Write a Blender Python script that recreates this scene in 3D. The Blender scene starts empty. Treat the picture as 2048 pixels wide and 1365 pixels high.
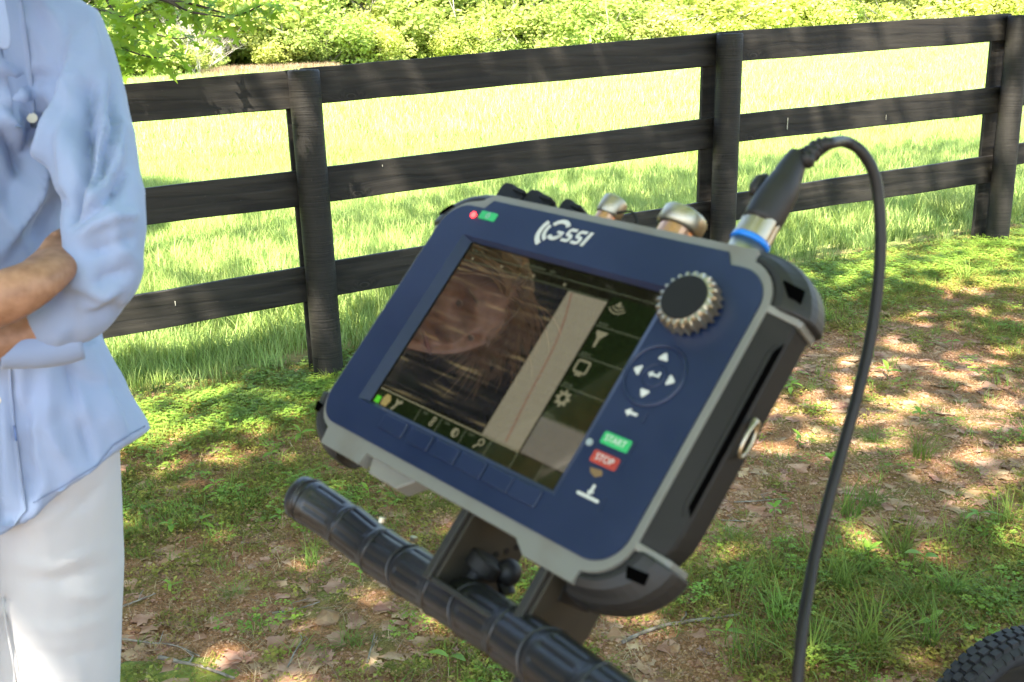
import bpy, bmesh, math, random
import numpy as np
from mathutils import Vector, Matrix, noise as mnoise
random.seed(7); RNG = np.random.default_rng(7)
R = math.radians
S = bpy.context.scene
C = S.collection

# ------------------------------------------------------------------ camera, world, sun, exposure
CAMZ = 1.40
FPX = 1990.0
PITCH, ROLL = R(16.6), R(-1.6)
_f = np.array([0, math.cos(PITCH), -math.sin(PITCH)]); _r = np.array([1., 0, 0]); _u = np.cross(_r, _f)
cr = _r * math.cos(ROLL) + _u * math.sin(ROLL)
cu = -_r * math.sin(ROLL) + _u * math.cos(ROLL)
cf = _f
CAM = np.array([0, 0, CAMZ])
cam_data = bpy.data.cameras.new('camera'); cam = bpy.data.objects.new('camera', cam_data); C.objects.link(cam)
M = Matrix.Identity(4)
for i in range(3):
    M[i][0], M[i][1], M[i][2], M[i][3] = cr[i], cu[i], -cf[i], CAM[i]
cam.matrix_world = M
cam_data.sensor_width = 36; cam_data.lens = 36 * FPX / 2048.0
cam_data.clip_start = 0.02; cam_data.clip_end = 2000
cam_data.dof.use_dof = True; cam_data.dof.focus_distance = 4.3; cam_data.dof.aperture_fstop = 12
S.camera = cam

SUN_AZ, SUN_EL = math.atan2(-0.22, -0.50), R(57)     # azimuth measured from +Y towards +X
sdir = Vector((math.sin(SUN_AZ) * math.cos(SUN_EL), math.cos(SUN_AZ) * math.cos(SUN_EL), math.sin(SUN_EL)))
w = bpy.data.worlds.new('World'); S.world = w; w.use_nodes = True
nt = w.node_tree; nt.nodes.clear()
o_ = nt.nodes.new('ShaderNodeOutputWorld'); b_ = nt.nodes.new('ShaderNodeBackground'); s_ = nt.nodes.new('ShaderNodeTexSky')
s_.sky_type = 'NISHITA'; s_.sun_disc = False; s_.sun_elevation = SUN_EL; s_.sun_rotation = SUN_AZ
b_.inputs[1].default_value = 0.125
nt.links.new(s_.outputs[0], b_.inputs[0]); nt.links.new(b_.outputs[0], o_.inputs[0])
sl = bpy.data.lights.new('sun', 'SUN'); sl.energy = 5.0; sl.angle = R(0.53); sl.color = (1.0, 0.95, 0.86)
so = bpy.data.objects.new('sun', sl); C.objects.link(so)
so.rotation_euler = sdir.to_track_quat('Z', 'Y').to_euler()
S.view_settings.view_transform = 'Standard'; S.view_settings.look = 'None'
S.view_settings.exposure = 2.6
S.view_settings.use_white_balance = True; S.view_settings.white_balance_temperature = 7000; S.view_settings.white_balance_tint = 11; S.view_settings.gamma = 1.0
S.render.engine = 'CYCLES'
S.cycles.max_bounces = 7; S.cycles.diffuse_bounces = 4; S.cycles.transmission_bounces = 4; S.cycles.glossy_bounces = 3
S.cycles.sample_clamp_indirect = 6

# ------------------------------------------------------------------ helpers
def ray(u, v):
    return cf + cr * (u - 1024) / FPX - cu * (v - 682.5) / FPX
def P(u, v, d):                       # point seen at photo pixel (u, v), d metres deep
    return CAM + ray(u, v) * d
FX, FY = -0.82, 4.25                   # foot of the left fence post
FDIR = np.array([math.cos(R(25.3)), math.sin(R(25.3)), 0])
def _h(ix, iy, s):
    n = (ix * 374761393 + iy * 668265263 + s * 1442695041) & 0x7fffffff
    n = ((n ^ (n >> 13)) * 1274126177) & 0x7fffffff
    return ((n ^ (n >> 16)) & 0xffff) / 65535.0
def vnoise(x, y, s=0):
    x = np.asarray(x, float); y = np.asarray(y, float)
    ix = np.floor(x).astype(np.int64); iy = np.floor(y).astype(np.int64); fx = x - ix; fy = y - iy
    fx = fx * fx * (3 - 2 * fx); fy = fy * fy * (3 - 2 * fy)
    a = _h(ix, iy, s); b = _h(ix + 1, iy, s); c = _h(ix, iy + 1, s); d = _h(ix + 1, iy + 1, s)
    return (a * (1 - fx) + b * fx) * (1 - fy) + (c * (1 - fx) + d * fx) * fy
def fbm(x, y, s=0, o=4):
    t = 0; a = 0.5
    for i in range(o):
        t = t + a * vnoise(np.asarray(x) * 2 ** i, np.asarray(y) * 2 ** i, s + i * 7); a *= 0.5
    return t
def ground(x, y):
    x = np.asarray(x, float); y = np.asarray(y, float)
    s = (x - FX) * FDIR[0] + (y - FY) * FDIR[1]
    g = 0.25 * np.tanh(0.04 * s / 0.25)
    near = np.exp(-((x - 1) ** 2 + (y - 4) ** 2) / 200)
    g = g + near * (0.035 * (fbm(x * 1.3, y * 1.3, 3) - 0.47) + 0.02 * (fbm(x * 6, y * 6, 5) - .47))
    return g
def gp(u, v):                          # ground point under a photo pixel
    d = ray(u, v); t = 1.0
    z = 0.0
    for i in range(12):
        t = (z - CAMZ) / d[2]; p = CAM + d * t; z = float(ground(p[0], p[1]))
    return p[0], p[1], z

def nd(nt, t, **k):
    n = nt.nodes.new(t)
    for a, b in k.items(): setattr(n, a, b)
    return n
def mat(name, col, rough=0.6, col2=None, scale=8, detail=4, spec=0.5, metal=0, bump=0, bscale=None, bdist=0.01, stretch=None, trans=0, coat=0,
        rnd=0, coords='Object', contrast=(0.35, 0.65), emit=None, estr=0, sheen=0, transcol=None, roughvar=0):
    m = bpy.data.materials.new(name); m.use_nodes = True; t = m.node_tree; t.nodes.clear()
    out = nd(t, 'ShaderNodeOutputMaterial'); p = nd(t, 'ShaderNodeBsdfPrincipled')
    L = t.links.new
    p.inputs['Roughness'].default_value = rough; p.inputs['Metallic'].default_value = metal
    p.inputs['Specular IOR Level'].default_value = spec; p.inputs['Coat Weight'].default_value = coat
    p.inputs['Sheen Weight'].default_value = sheen
    c4 = lambda c: (c[0], c[1], c[2], 1)
    tc = nd(t, 'ShaderNodeTexCoord'); mp = nd(t, 'ShaderNodeMapping'); L(tc.outputs[coords], mp.inputs[0])
    if stretch: mp.inputs['Scale'].default_value = stretch
    colsock = None
    if col2 is not None:
        n = nd(t, 'ShaderNodeTexNoise'); n.inputs['Scale'].default_value = scale; n.inputs['Detail'].default_value = detail
        L(mp.outputs[0], n.inputs[0])
        r = nd(t, 'ShaderNodeValToRGB'); r.color_ramp.elements[0].position = contrast[0]; r.color_ramp.elements[1].position = contrast[1]
        r.color_ramp.elements[0].color = c4(col); r.color_ramp.elements[1].color = c4(col2)
        L(n.outputs[0], r.inputs[0]); colsock = r.outputs[0]
        if roughvar:
            mr = nd(t, 'ShaderNodeMapRange'); mr.inputs[3].default_value = rough - roughvar; mr.inputs[4].default_value = rough + roughvar
            L(n.outputs[0], mr.inputs[0]); L(mr.outputs[0], p.inputs['Roughness'])
    else:
        rg = nd(t, 'ShaderNodeRGB'); rg.outputs[0].default_value = c4(col); colsock = rg.outputs[0]
    if rnd:
        oi = nd(t, 'ShaderNodeObjectInfo'); hs = nd(t, 'ShaderNodeHueSaturation')
        mr = nd(t, 'ShaderNodeMapRange'); mr.inputs[3].default_value = 1 - rnd; mr.inputs[4].default_value = 1 + rnd
        L(oi.outputs['Random'], mr.inputs[0]); L(mr.outputs[0], hs.inputs['Value'])
        ml = nd(t, 'ShaderNodeMath', operation='MULTIPLY'); ml.inputs[1].default_value = 7.13; L(oi.outputs['Random'], ml.inputs[0])
        fr = nd(t, 'ShaderNodeMath', operation='FRACT'); L(ml.outputs[0], fr.inputs[0])
        m2 = nd(t, 'ShaderNodeMapRange'); m2.inputs[3].default_value = 0.5 - rnd * 0.07; m2.inputs[4].default_value = 0.5 + rnd * 0.05
        L(fr.outputs[0], m2.inputs[0]); L(m2.outputs[0], hs.inputs['Hue'])
        L(colsock, hs.inputs['Color']); colsock = hs.outputs[0]
    L(colsock, p.inputs['Base Color'])
    if emit is not None:
        p.inputs['Emission Color'].default_value = c4(emit); p.inputs['Emission Strength'].default_value = estr
    if bump:
        n = nd(t, 'ShaderNodeTexNoise'); n.inputs['Scale'].default_value = bscale or scale; n.inputs['Detail'].default_value = 6
        L(mp.outputs[0], n.inputs[0])
        b = nd(t, 'ShaderNodeBump'); b.inputs['Strength'].default_value = bump; b.inputs['Distance'].default_value = bdist
        L(n.outputs[0], b.inputs['Height']); L(b.outputs[0], p.inputs['Normal'])
    if trans:
        tr = nd(t, 'ShaderNodeBsdfTranslucent')
        if transcol: tr.inputs[0].default_value = c4(transcol)
        else: L(colsock, tr.inputs[0])
        mx = nd(t, 'ShaderNodeMixShader'); mx.inputs[0].default_value = trans
        L(p.outputs[0], mx.inputs[1]); L(tr.outputs[0], mx.inputs[2]); L(mx.outputs[0], out.inputs[0])
    else: L(p.outputs[0], out.inputs[0])
    return m

def tag(o, label=None, cat=None, group=None, kind=None):
    if label: o['label'] = label
    if cat: o['category'] = cat
    if group: o['group'] = group
    if kind: o['kind'] = kind
    return o
def empty(name, loc=(0, 0, 0), rot=None):
    o = bpy.data.objects.new(name, None); C.objects.link(o); o.location = loc; o.empty_display_size = .05
    if rot is not None: o.rotation_euler = rot
    return o
def mesh_data(name, verts, faces, m, smooth=False, mats=None):
    me = bpy.data.meshes.new(name); me.from_pydata([tuple(map(float, v)) for v in verts], [], [tuple(map(int, f)) for f in faces])
    for mm in (mats or [m]): me.materials.append(mm)
    if smooth: me.polygons.foreach_set('use_smooth', [True] * len(me.polygons))
    me.update(); return me
def fast_mesh(name, V, F, m, smooth=False):     # V (n,3), F (k,3 or 4) arrays
    me = bpy.data.meshes.new(name); V = np.asarray(V, np.float32); F = np.asarray(F, np.int32); k = F.shape[1]
    me.vertices.add(len(V)); me.vertices.foreach_set('co', V.ravel())
    me.loops.add(F.size); me.loops.foreach_set('vertex_index', F.ravel())
    me.polygons.add(len(F)); me.polygons.foreach_set('loop_start', np.arange(0, F.size, k)); me.polygons.foreach_set('loop_total', np.full(len(F), k))
    if smooth: me.polygons.foreach_set('use_smooth', np.ones(len(F), bool))
    me.materials.append(m); me.update(calc_edges=True); me.validate(); return me
def link(name, me, parent=None):
    o = bpy.data.objects.new(name, me); C.objects.link(o)
    if parent is not None: o.parent = parent
    return o
def bm_obj(name, bm, m, parent=None, smooth=False, bevel=0, seg=2, auto=None):
    bmesh.ops.recalc_face_normals(bm, faces=bm.faces)
    me = bpy.data.meshes.new(name); bm.to_mesh(me); bm.free(); me.materials.append(m)
    if smooth: me.polygons.foreach_set('use_smooth', [True] * len(me.polygons))
    o = link(name, me, parent)
    if bevel:
        b = o.modifiers.new('bevel', 'BEVEL'); b.width = bevel; b.segments = seg; b.limit_method = 'ANGLE'; b.angle_limit = R(35)
        b.harden_normals = False
    return o
def prism_bm(outline, z0, z1, bm=None, sc=1.0):
    bm = bm or bmesh.new()
    a = [bm.verts.new((x * sc, y * sc, z0 * sc)) for x, y in outline]; b = [bm.verts.new((x * sc, y * sc, z1 * sc)) for x, y in outline]
    bm.faces.new(a[::-1]); bm.faces.new(b); n = len(a)
    for i in range(n): bm.faces.new((a[i], a[(i + 1) % n], b[(i + 1) % n], b[i]))
    return bm
def box_bm(c, s, bm=None, rot=None):
    bm = bm or bmesh.new()
    g = bmesh.ops.create_cube(bm, size=1)
    mt = Matrix.Translation(c) @ (rot.to_4x4() if rot is not None else Matrix.Identity(4)) @ Matrix.Diagonal((*s, 1))
    bmesh.ops.transform(bm, matrix=mt, verts=g['verts']); return bm
def cyl_bm(p0, p1, r0, r1=None, n=16, bm=None, caps=True):
    bm = bm or bmesh.new(); p0 = Vector(p0); p1 = Vector(p1); r1 = r0 if r1 is None else r1
    d = (p1 - p0); L = d.length
    g = bmesh.ops.create_cone(bm, cap_ends=caps, segments=n, radius1=r0, radius2=r1, depth=L)
    mt = Matrix.Translation((p0 + p1) / 2) @ d.to_track_quat('Z', 'Y').to_matrix().to_4x4()
    bmesh.ops.transform(bm, matrix=mt, verts=g['verts']); return bm
def arc(cx, cy, r, a0, a1, n=7):
    return [(cx + r * math.cos(R(a0 + (a1 - a0) * i / n)), cy + r * math.sin(R(a0 + (a1 - a0) * i / n))) for i in range(n + 1)]
def tube(pts, rad, n=10, up=None, closed_caps=True, flat=1.0):
    """verts, faces of a tapered tube through pts; rad a number or list; flat squashes along second axis"""
    pts = [Vector(p) for p in pts]; k = len(pts)
    if not hasattr(rad, '__len__'): rad = [rad] * k
    V = []; F = []
    t0 = (pts[1] - pts[0]).normalized()
    a = t0.orthogonal().normalized() if up is None else (Vector(up) - t0 * Vector(up).dot(t0)).normalized()
    for i in range(k):
        t = (pts[min(i + 1, k - 1)] - pts[max(i - 1, 0)]).normalized()
        a = (a - t * a.dot(t)).normalized(); b = t.cross(a)
        rr = rad[i]; ra, rb = (rr if hasattr(rr, '__len__') else (rr, rr * flat))
        for j in range(n):
            th = 2 * math.pi * j / n
            V.append(pts[i] + a * (ra * math.cos(th)) + b * (rb * math.sin(th)))
    for i in range(k - 1):
        for j in range(n):
            F.append((i * n + j, i * n + (j + 1) % n, (i + 1) * n + (j + 1) % n, (i + 1) * n + j))
    if closed_caps:
        F.append(tuple(range(n - 1, -1, -1))); F.append(tuple((k - 1) * n + j for j in range(n)))
    return V, F
def spline(pts, n):
    pts = [np.array(p, float) for p in pts]; pts = [2 * pts[0] - pts[1]] + pts + [2 * pts[-1] - pts[-2]]
    out = []; segs = len(pts) - 3
    for i in range(n):
        x = i / (n - 1) * segs; k = min(int(x), segs - 1); t = x - k
        p0, p1, p2, p3 = pts[k:k + 4]
        out.append(0.5 * ((2 * p1) + (-p0 + p2) * t + (2 * p0 - 5 * p1 + 4 * p2 - p3) * t * t + (-p0 + 3 * p1 - 3 * p2 + p3) * t ** 3))
    return out
def joinVF(parts):
    V = []; F = []
    for v, f in parts:
        k = len(V); V += list(v); F += [tuple(i + k for i in ff) for ff in f]
    return V, F

# ------------------------------------------------------------------ ground
def ground_material():
    m = bpy.data.materials.new('earth_and_turf'); m.use_nodes = True; t = m.node_tree; t.nodes.clear(); L = t.links.new
    out = nd(t, 'ShaderNodeOutputMaterial'); p = nd(t, 'ShaderNodeBsdfPrincipled'); p.inputs['Roughness'].default_value = .95
    p.inputs['Specular IOR Level'].default_value = .2
    tc = nd(t, 'ShaderNodeTexCoord')
    def noise(scale, detail=6, rough=.6):
        n = nd(t, 'ShaderNodeTexNoise'); n.inputs['Scale'].default_value = scale; n.inputs['Detail'].default_value = detail
        n.inputs['Roughness'].default_value = rough; L(tc.outputs['Object'], n.inputs[0]); return n.outputs[0]
    def ramp(src, st):
        r = nd(t, 'ShaderNodeValToRGB'); e = r.color_ramp.elements
        while len(e) < len(st): e.new(.5)
        for i, (ps, c) in enumerate(st): e[i].position = ps; e[i].color = (*c, 1)
        L(src, r.inputs[0]); return r.outputs[0]
    soil = ramp(noise(38, 9, .72), [(.3, (.11, .05, .022)), (.45, (.25, .125, .055)), (.58, (.37, .20, .10)), (.72, (.50, .32, .18))])
    gr = ramp(noise(30, 8, .7), [(.3, (.07, .06, .02)), (.55, (.20, .20, .05)), (.75, (.34, .32, .12))])
    field = ramp(noise(1.2, 6, .6), [(.3, (.28, .40, .10)), (.7, (.43, .53, .20))])
    def mix(f, a, b):
        mx = nd(t, 'ShaderNodeMix', data_type='RGBA'); L(f, mx.inputs['Factor']); L(a, mx.inputs[6]); L(b, mx.inputs[7]); return mx.outputs[2]
    grit = ramp(noise(190, 5, .8), [(.34, (.42, .40, .38)), (.5, (1, 1, 1)), (.66, (1.6, 1.5, 1.4))])
    def mul(a, b):
        mx = nd(t, 'ShaderNodeMix', data_type='RGBA'); mx.blend_type = 'MULTIPLY'; mx.inputs['Factor'].default_value = 1; L(a, mx.inputs[6]); L(b, mx.inputs[7]); return mx.outputs[2]
    soil = mul(soil, grit); gr = mul(gr, grit)
    f1 = ramp(noise(2.3, 5, .65), [(.50, (0, 0, 0)), (.62, (1, 1, 1))])
    a = mix(f1, soil, gr)
    # signed distance past the fence line
    sep = nd(t, 'ShaderNodeSeparateXYZ'); L(tc.outputs['Object'], sep.inputs[0])
    def mth(op, x, y):
        n = nd(t, 'ShaderNodeMath', operation=op)
        for i, q in enumerate((x, y)):
            if isinstance(q, (int, float)): n.inputs[i].default_value = q
            else: L(q, n.inputs[i])
        return n.outputs[0]
    dd = mth('ADD', mth('MULTIPLY', sep.outputs[0], -float(FDIR[1])), mth('MULTIPLY', sep.outputs[1], float(FDIR[0])))
    dd = mth('SUBTRACT', dd, float(-FX * FDIR[1] + FY * FDIR[0]) + .1)
    dd = mth('ADD', dd, mth('MULTIPLY', noise(1.5, 4), .8)); dd = mth('SUBTRACT', dd, .4)
    mr = nd(t, 'ShaderNodeMapRange'); mr.inputs[1].default_value = 0; mr.inputs[2].default_value = .7; L(dd, mr.inputs[0])
    L(mix(mr.outputs[0], a, field), p.inputs['Base Color'])
    b = nd(t, 'ShaderNodeBump'); b.inputs['Strength'].default_value = .9; b.inputs['Distance'].default_value = .010
    L(noise(110, 9, .8), b.inputs['Height']); L(b.outputs[0], p.inputs['Normal']); L(p.outputs[0], out.inputs[0]); return m
def axis(pieces):
    a = []
    for lo, hi, st in pieces: a += list(np.arange(lo, hi, st))
    return np.array(a + [pieces[-1][1]])
gx = axis([(-420, -60, 24), (-60, -12, 3), (-12, -2.6, .5), (-2.6, 4.2, .03), (4.2, 12, .4), (12, 60, 3), (60, 420, 24)])
gy = axis([(-160, -10, 15), (-10, 1, .5), (1, 6.2, .03), (6.2, 14, .3), (14, 60, 2.5), (60, 500, 22)])
X, Y = np.meshgrid(gx, gy); Z = ground(X, Y)
nx, ny = len(gx), len(gy)
ii = np.arange(nx - 1)[None, :] + np.arange(ny - 1)[:, None] * nx
Fg = np.stack([ii, ii + 1, ii + 1 + nx, ii + nx], -1).reshape(-1, 4)
go = link('ground', fast_mesh('ground', np.stack([X, Y, Z], -1).reshape(-1, 3), Fg, ground_material(), True)); tag(go, kind='structure')

# ------------------------------------------------------------------ foliage prototypes
M_grass = mat('grass_blade', (.14, .24, .04), .6, (.26, .34, .08), scale=6, trans=.4, rnd=.30, spec=.25)
M_field = mat('meadow_blade', (.27, .40, .09), .6, (.43, .53, .20), scale=5, trans=.4, rnd=.25, spec=.25)
M_weed = mat('weed_leaf', (.18, .20, .03), .65, (.36, .33, .08), scale=20, trans=.35, rnd=.35, spec=.25)
M_dryweed = mat('withered_weed', (.22, .13, .055), .75, (.40, .28, .12), scale=20, trans=.25, rnd=.3, spec=.2)
M_clover = mat('clover_leaf', (.15, .28, .03), .55, (.25, .38, .06), scale=20, trans=.4, rnd=.25, spec=.3)
M_straw = mat('dry_straw', (.22, .15, .08), .8, (.45, .35, .21), scale=9, rnd=.35, spec=.2)
M_litter = mat('dead_leaf', (.24, .12, .06), .8, (.48, .31, .20), scale=14, rnd=.3, spec=.2)
M_stone = mat('earth_stone', (.22, .11, .055), .9, (.42, .27, .17), scale=22, bump=.5, bscale=60, bdist=.004, rnd=.25, spec=.2)
M_twig = mat('twig_bark', (.14, .11, .08), .85, (.32, .28, .23), scale=30, bump=.5, bscale=90, bdist=.002, stretch=(1, 1, 1))
M_oak = mat('oak_leaf', (.20, .36, .03), .45, (.32, .46, .05), scale=8, trans=.55, rnd=.2, spec=.4)
M_bark = mat('oak_bark', (.03, .024, .018), .9, (.08, .065, .05), scale=12, bump=.9, bscale=22, bdist=.03, stretch=(1, 1, .25))
M_moss = mat('moss_green', (.10, .14, .015), .9, (.20, .22, .03), scale=60, bump=.8, bscale=120, bdist=.004)

def blade(p, az, h, w, lean, curl=0.4, seg=3):
    """a tapering bent grass blade -> verts, faces"""
    d = np.array([math.cos(az), math.sin(az), 0]); s = np.array([-d[1], d[0], 0])
    V = []; F = []
    for i in range(seg + 1):
        t = i / seg; c = p + d * (h * lean * t ** (1 + curl) ) + np.array([0, 0, h * (t - curl * .45 * lean * t * t)])
        ww = w * (1 - t) ** .7 * .5 if i < seg else 0
        if i < seg: V += [c - s * ww, c + s * ww]
        else: V += [c]
    for i in range(seg - 1): F.append((2 * i, 2 * i + 1, 2 * i + 3, 2 * i + 2))
    F.append((2 * seg - 2, 2 * seg - 1, 2 * seg))
    return V, F
def leafq(p, n, d, L, w, fold=.15):
    """pointed folded leaf: base p, direction d, normal n"""
    d = Vector(d).normalized(); n = Vector(n); n = (n - d * n.dot(d)).normalized(); s = d.cross(n); p = Vector(p)
    V = [p, p + d * L * .45 + s * w * .5 + n * w * fold, p + d * L, p + d * L * .45 - s * w * .5 + n * w * fold, p + d * L * .5]
    return V, [(0, 1, 4), (1, 2, 4), (4, 2, 3), (0, 4, 3)]
def rv(a=1.0): return Vector((random.gauss(0, a), random.gauss(0, a), random.gauss(0, a)))
def grass_clump(n, rad, h, w, lean=(.2, .9), seg=3):
    pr = []
    for i in range(n):
        a = random.uniform(0, 6.283); r = rad * math.sqrt(random.random())
        p = np.array([r * math.cos(a), r * math.sin(a), -.004])
        pr.append(blade(p, random.uniform(0, 6.283), h * random.uniform(.5, 1.15), w * random.uniform(.7, 1.3), random.uniform(*lean), .5, seg))
    return joinVF(pr)
def weed_clump(n, rad, leaf, hgt):
    pr = []
    for i in range(n):
        a = random.uniform(0, 6.283); r = rad * math.sqrt(random.random()); z = random.uniform(.002, hgt) * (1 - .5 * r / rad)
        p = (r * math.cos(a), r * math.sin(a), z)
        b = random.uniform(0, 6.283)
        L = leaf * random.uniform(.6, 1.3)
        pr.append(leafq(p, rv(.45) + Vector((0, 0, 1)), (math.cos(b), math.sin(b), random.uniform(-.1, .5)), L, L * random.uniform(.45, .8)))
    for i in range(n // 6):
        a = random.uniform(0, 6.283); r = rad * .6 * random.random()
        pr.append(blade(np.array([r * math.cos(a), r * math.sin(a), 0]), random.uniform(0, 6.28), hgt * 1.2, .0015, .6, .4, 2))
    return joinVF(pr)
def clover_clump(n, rad, leaf, hgt):
    pr = []
    for i in range(n):
        a = random.uniform(0, 6.283); r = rad * math.sqrt(random.random()); z = hgt * random.uniform(.4, 1)
        c = Vector((r * math.cos(a), r * math.sin(a), z)); nn = (Vector((0, 0, 1)) + rv(.25)).normalized(); b = random.uniform(0, 6.28)
        for k in range(3):
            d = Vector((math.cos(b + k * 2.094), math.sin(b + k * 2.094), .1)); s = d.cross(nn).normalized()
            L = leaf; p = c
            pr.append(([p, p + d * L * .6 + s * L * .42, p + d * L, p + d * L * .6 - s * L * .42], [(0, 1, 2, 3)]))
    return joinVF(pr)
def scatter(name, protos, pts, rotz, scl, tilt=None, kind='stuff', label=None, cat=None, idx=None):
    """one object: prototypes instanced on points through geometry nodes"""
    coll = bpy.data.collections.new(name + '_variants')
    for i, (V, F, m) in enumerate(protos):
        coll.objects.link(bpy.data.objects.new('%s_variant%02d' % (name, i), mesh_data(name, V, F, m)))
    n = len(pts); me = bpy.data.meshes.new(name); me.vertices.add(n); me.vertices.foreach_set('co', np.asarray(pts, np.float32).ravel())
    rot = np.zeros((n, 3), np.float32); rot[:, 2] = rotz
    if tilt is not None: rot[:, :2] = tilt
    a = me.attributes.new('rot', 'FLOAT_VECTOR', 'POINT'); a.data.foreach_set('vector', rot.ravel())
    a = me.attributes.new('scl', 'FLOAT', 'POINT'); a.data.foreach_set('value', np.asarray(scl, np.float32))
    a = me.attributes.new('idx', 'INT', 'POINT'); a.data.foreach_set('value', (RNG.integers(0, len(protos), n) if idx is None else idx).astype(np.int32))
    o = link(name, me)
    g = bpy.data.node_groups.new(name, 'GeometryNodeTree')
    g.interface.new_socket('Geometry', in_out='INPUT', socket_type='NodeSocketGeometry'); g.interface.new_socket('Geometry', in_out='OUTPUT', socket_type='NodeSocketGeometry')
    i_ = g.nodes.new('NodeGroupInput'); o2 = g.nodes.new('NodeGroupOutput'); ip = g.nodes.new('GeometryNodeInstanceOnPoints')
    ci = g.nodes.new('GeometryNodeCollectionInfo'); ci.inputs[0].default_value = coll; ci.inputs['Separate Children'].default_value = True; ci.inputs['Reset Children'].default_value = True
    ip.inputs['Pick Instance'].default_value = True
    def na(nm, ty):
        q = g.nodes.new('GeometryNodeInputNamedAttribute'); q.data_type = ty; q.inputs[0].default_value = nm; return q.outputs[0]
    L = g.links.new
    L(i_.outputs[0], ip.inputs['Points']); L(ci.outputs[0], ip.inputs['Instance']); L(na('idx', 'INT'), ip.inputs['Instance Index'])
    L(na('rot', 'FLOAT_VECTOR'), ip.inputs['Rotation']); L(na('scl', 'FLOAT'), ip.inputs['Scale']); L(ip.outputs[0], o2.inputs[0])
    md = o.modifiers.new('scatter', 'NODES'); md.node_group = g
    return tag(o, label, cat, kind=kind)
def beyond(x, y):      # metres past the fence line (negative: on the camera's side)
    return -(x - FX) * FDIR[1] + (y - FY) * FDIR[0]
def in_view(x, y, mu=140):
    z = ground(x, y); d = np.stack([x, y, z - CAMZ], -1); dep = d @ cf
    u = 1024 + FPX * (d @ cr) / dep; v = 682.5 - FPX * (d @ cu) / dep
    return (dep > .5) & (u > -mu) & (u < 2048 + mu) & (v < 1365 + mu) & (v > -60), u, v
def sample_area(n, x0, x1, y0, y1, mu=330):
    x = RNG.uniform(x0, x1, n); y = RNG.uniform(y0, y1, n); ok, u, v = in_view(x, y, mu); return x[ok], y[ok], u[ok], v[ok]

# meadow behind the fence
pr = [(*grass_clump(34, .10, .17, .0055, (.15, .9)), M_field) for _ in range(4)] + [(*grass_clump(30, .12, .13, .006, (.3, 1.1)), M_grass) for _ in range(2)]
x, y, u, v = sample_area(60000, -7, 12, 3.4, 14)
bd = beyond(x, y); dens = np.clip((bd - .05 + .5 * (fbm(x * 1.1, y * 1.1, 9) - .5)) / .5, 0, 1)
k = (bd > -.05) & (RNG.random(len(x)) < dens * np.clip(1.3 - (y - 4) / 14, .45, 1)); x, y = x[k], y[k]; k = slice(0, 21000); x, y = x[k], y[k]
sc = RNG.uniform(.65, 1.25, len(x)) * (0.75 + .6 * fbm(x * .8, y * .8, 12)) * np.clip(.55 + beyond(x, y) * .5, .4, 1)
scatter('meadow_grass', pr, np.stack([x, y, ground(x, y)], -1), RNG.uniform(0, 6.28, len(x)), sc, label='tall sunlit meadow grass growing beyond the fence', cat='grass')
pr = [(*grass_clump(70, .45, .2, .016, (.1, .8), 2), M_field) for _ in range(4)]
x = RNG.uniform(-60, 95, 60000); y = 13 + 90 * RNG.random(60000) ** 1.3; ok, u, v = in_view(x, y, 60); x, y = x[ok], y[ok]
k = (RNG.random(len(x)) < np.clip(1.2 - y / 95, .25, 1)) & (y < 47 + (x + 26) * .58); x, y = x[k][:12000], y[k][:12000]
sc = RNG.uniform(.6, 1.2, len(x)) * (1 + y / 70)
scatter('far_field_grass', pr, np.stack([x, y, ground(x, y)], -1), RNG.uniform(0, 6.28, len(x)), sc, label='pale sunlit grass of the wide field reaching the wood', cat='grass')
# pale dry grass at the field's end
pr = [(*grass_clump(60, .6, .75, .03, (.1, .6), 2), M_straw) for _ in range(3)]
t = RNG.uniform(0, 1, 700); x = -14.5 + 5.5 * t; y = 53.2 + 3.2 * t - 1.5 + RNG.normal(0, .6, 700)
scatter('dry_field_grass', pr, np.stack([x, y, ground(x, y)], -1), RNG.uniform(0, 6.28, 700), RNG.uniform(.4, .8, 700), label='pale dry grass along the foot of the wood', cat='grass')

# camera side: weeds, clover, straw, litter, crumbs
x, y, u, v = sample_area(190000, -3.9, 6.3, 1.5, 7.5)
bd = beyond(x, y)
n1 = fbm(x * 1.7, y * 1.7, 21); n2 = fbm(x * 5, y * 5, 31)
# how green the turf is, from the band at the fence foot to the bare clay on the right
green = .36 + 1.5 * (n1 - .47) + .9 * (n2 - .47)
green += .8 * np.exp(-((bd + .22) / .3) ** 2)
bare = np.exp(-(((u - 1830) / 210) ** 2 + ((v - 930) / 120) ** 2)) + .8 * np.exp(-(((u - 1500) / 200) ** 2 + ((v - 1010) / 90) ** 2)) + .7 * np.exp(-(((u - 1330) / 130) ** 2 + ((v - 1330) / 110) ** 2))
bare += .6 * np.exp(-(((u - 330) / 120) ** 2 + ((v - 800) / 60) ** 2)) + .5 * np.exp(-(((u - 1750) / 260) ** 2 + ((v - 720) / 60) ** 2))
green += .55 * np.exp(-(((u - 1650) / 230) ** 2 + ((v - 1240) / 130) ** 2)) + .35 * np.exp(-(((u - 1750) / 300) ** 2 + ((v - 520) / 110) ** 2))
green = np.clip(green - 1.0 * bare, 0.015, 1)
cam_side = bd < .25
r = RNG.random(len(x))
def put(name, protos, k, smin, smax, label, cat, cap, tilt=0):
    xx, yy = x[k][:cap], y[k][:cap]; n = len(xx)
    scatter(name, protos, np.stack([xx, yy, ground(xx, yy)], -1), RNG.uniform(0, 6.28, n), RNG.uniform(smin, smax, n), tilt=(RNG.normal(0, tilt, (n, 2)) if tilt else None), label=label, cat=cat)
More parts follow.
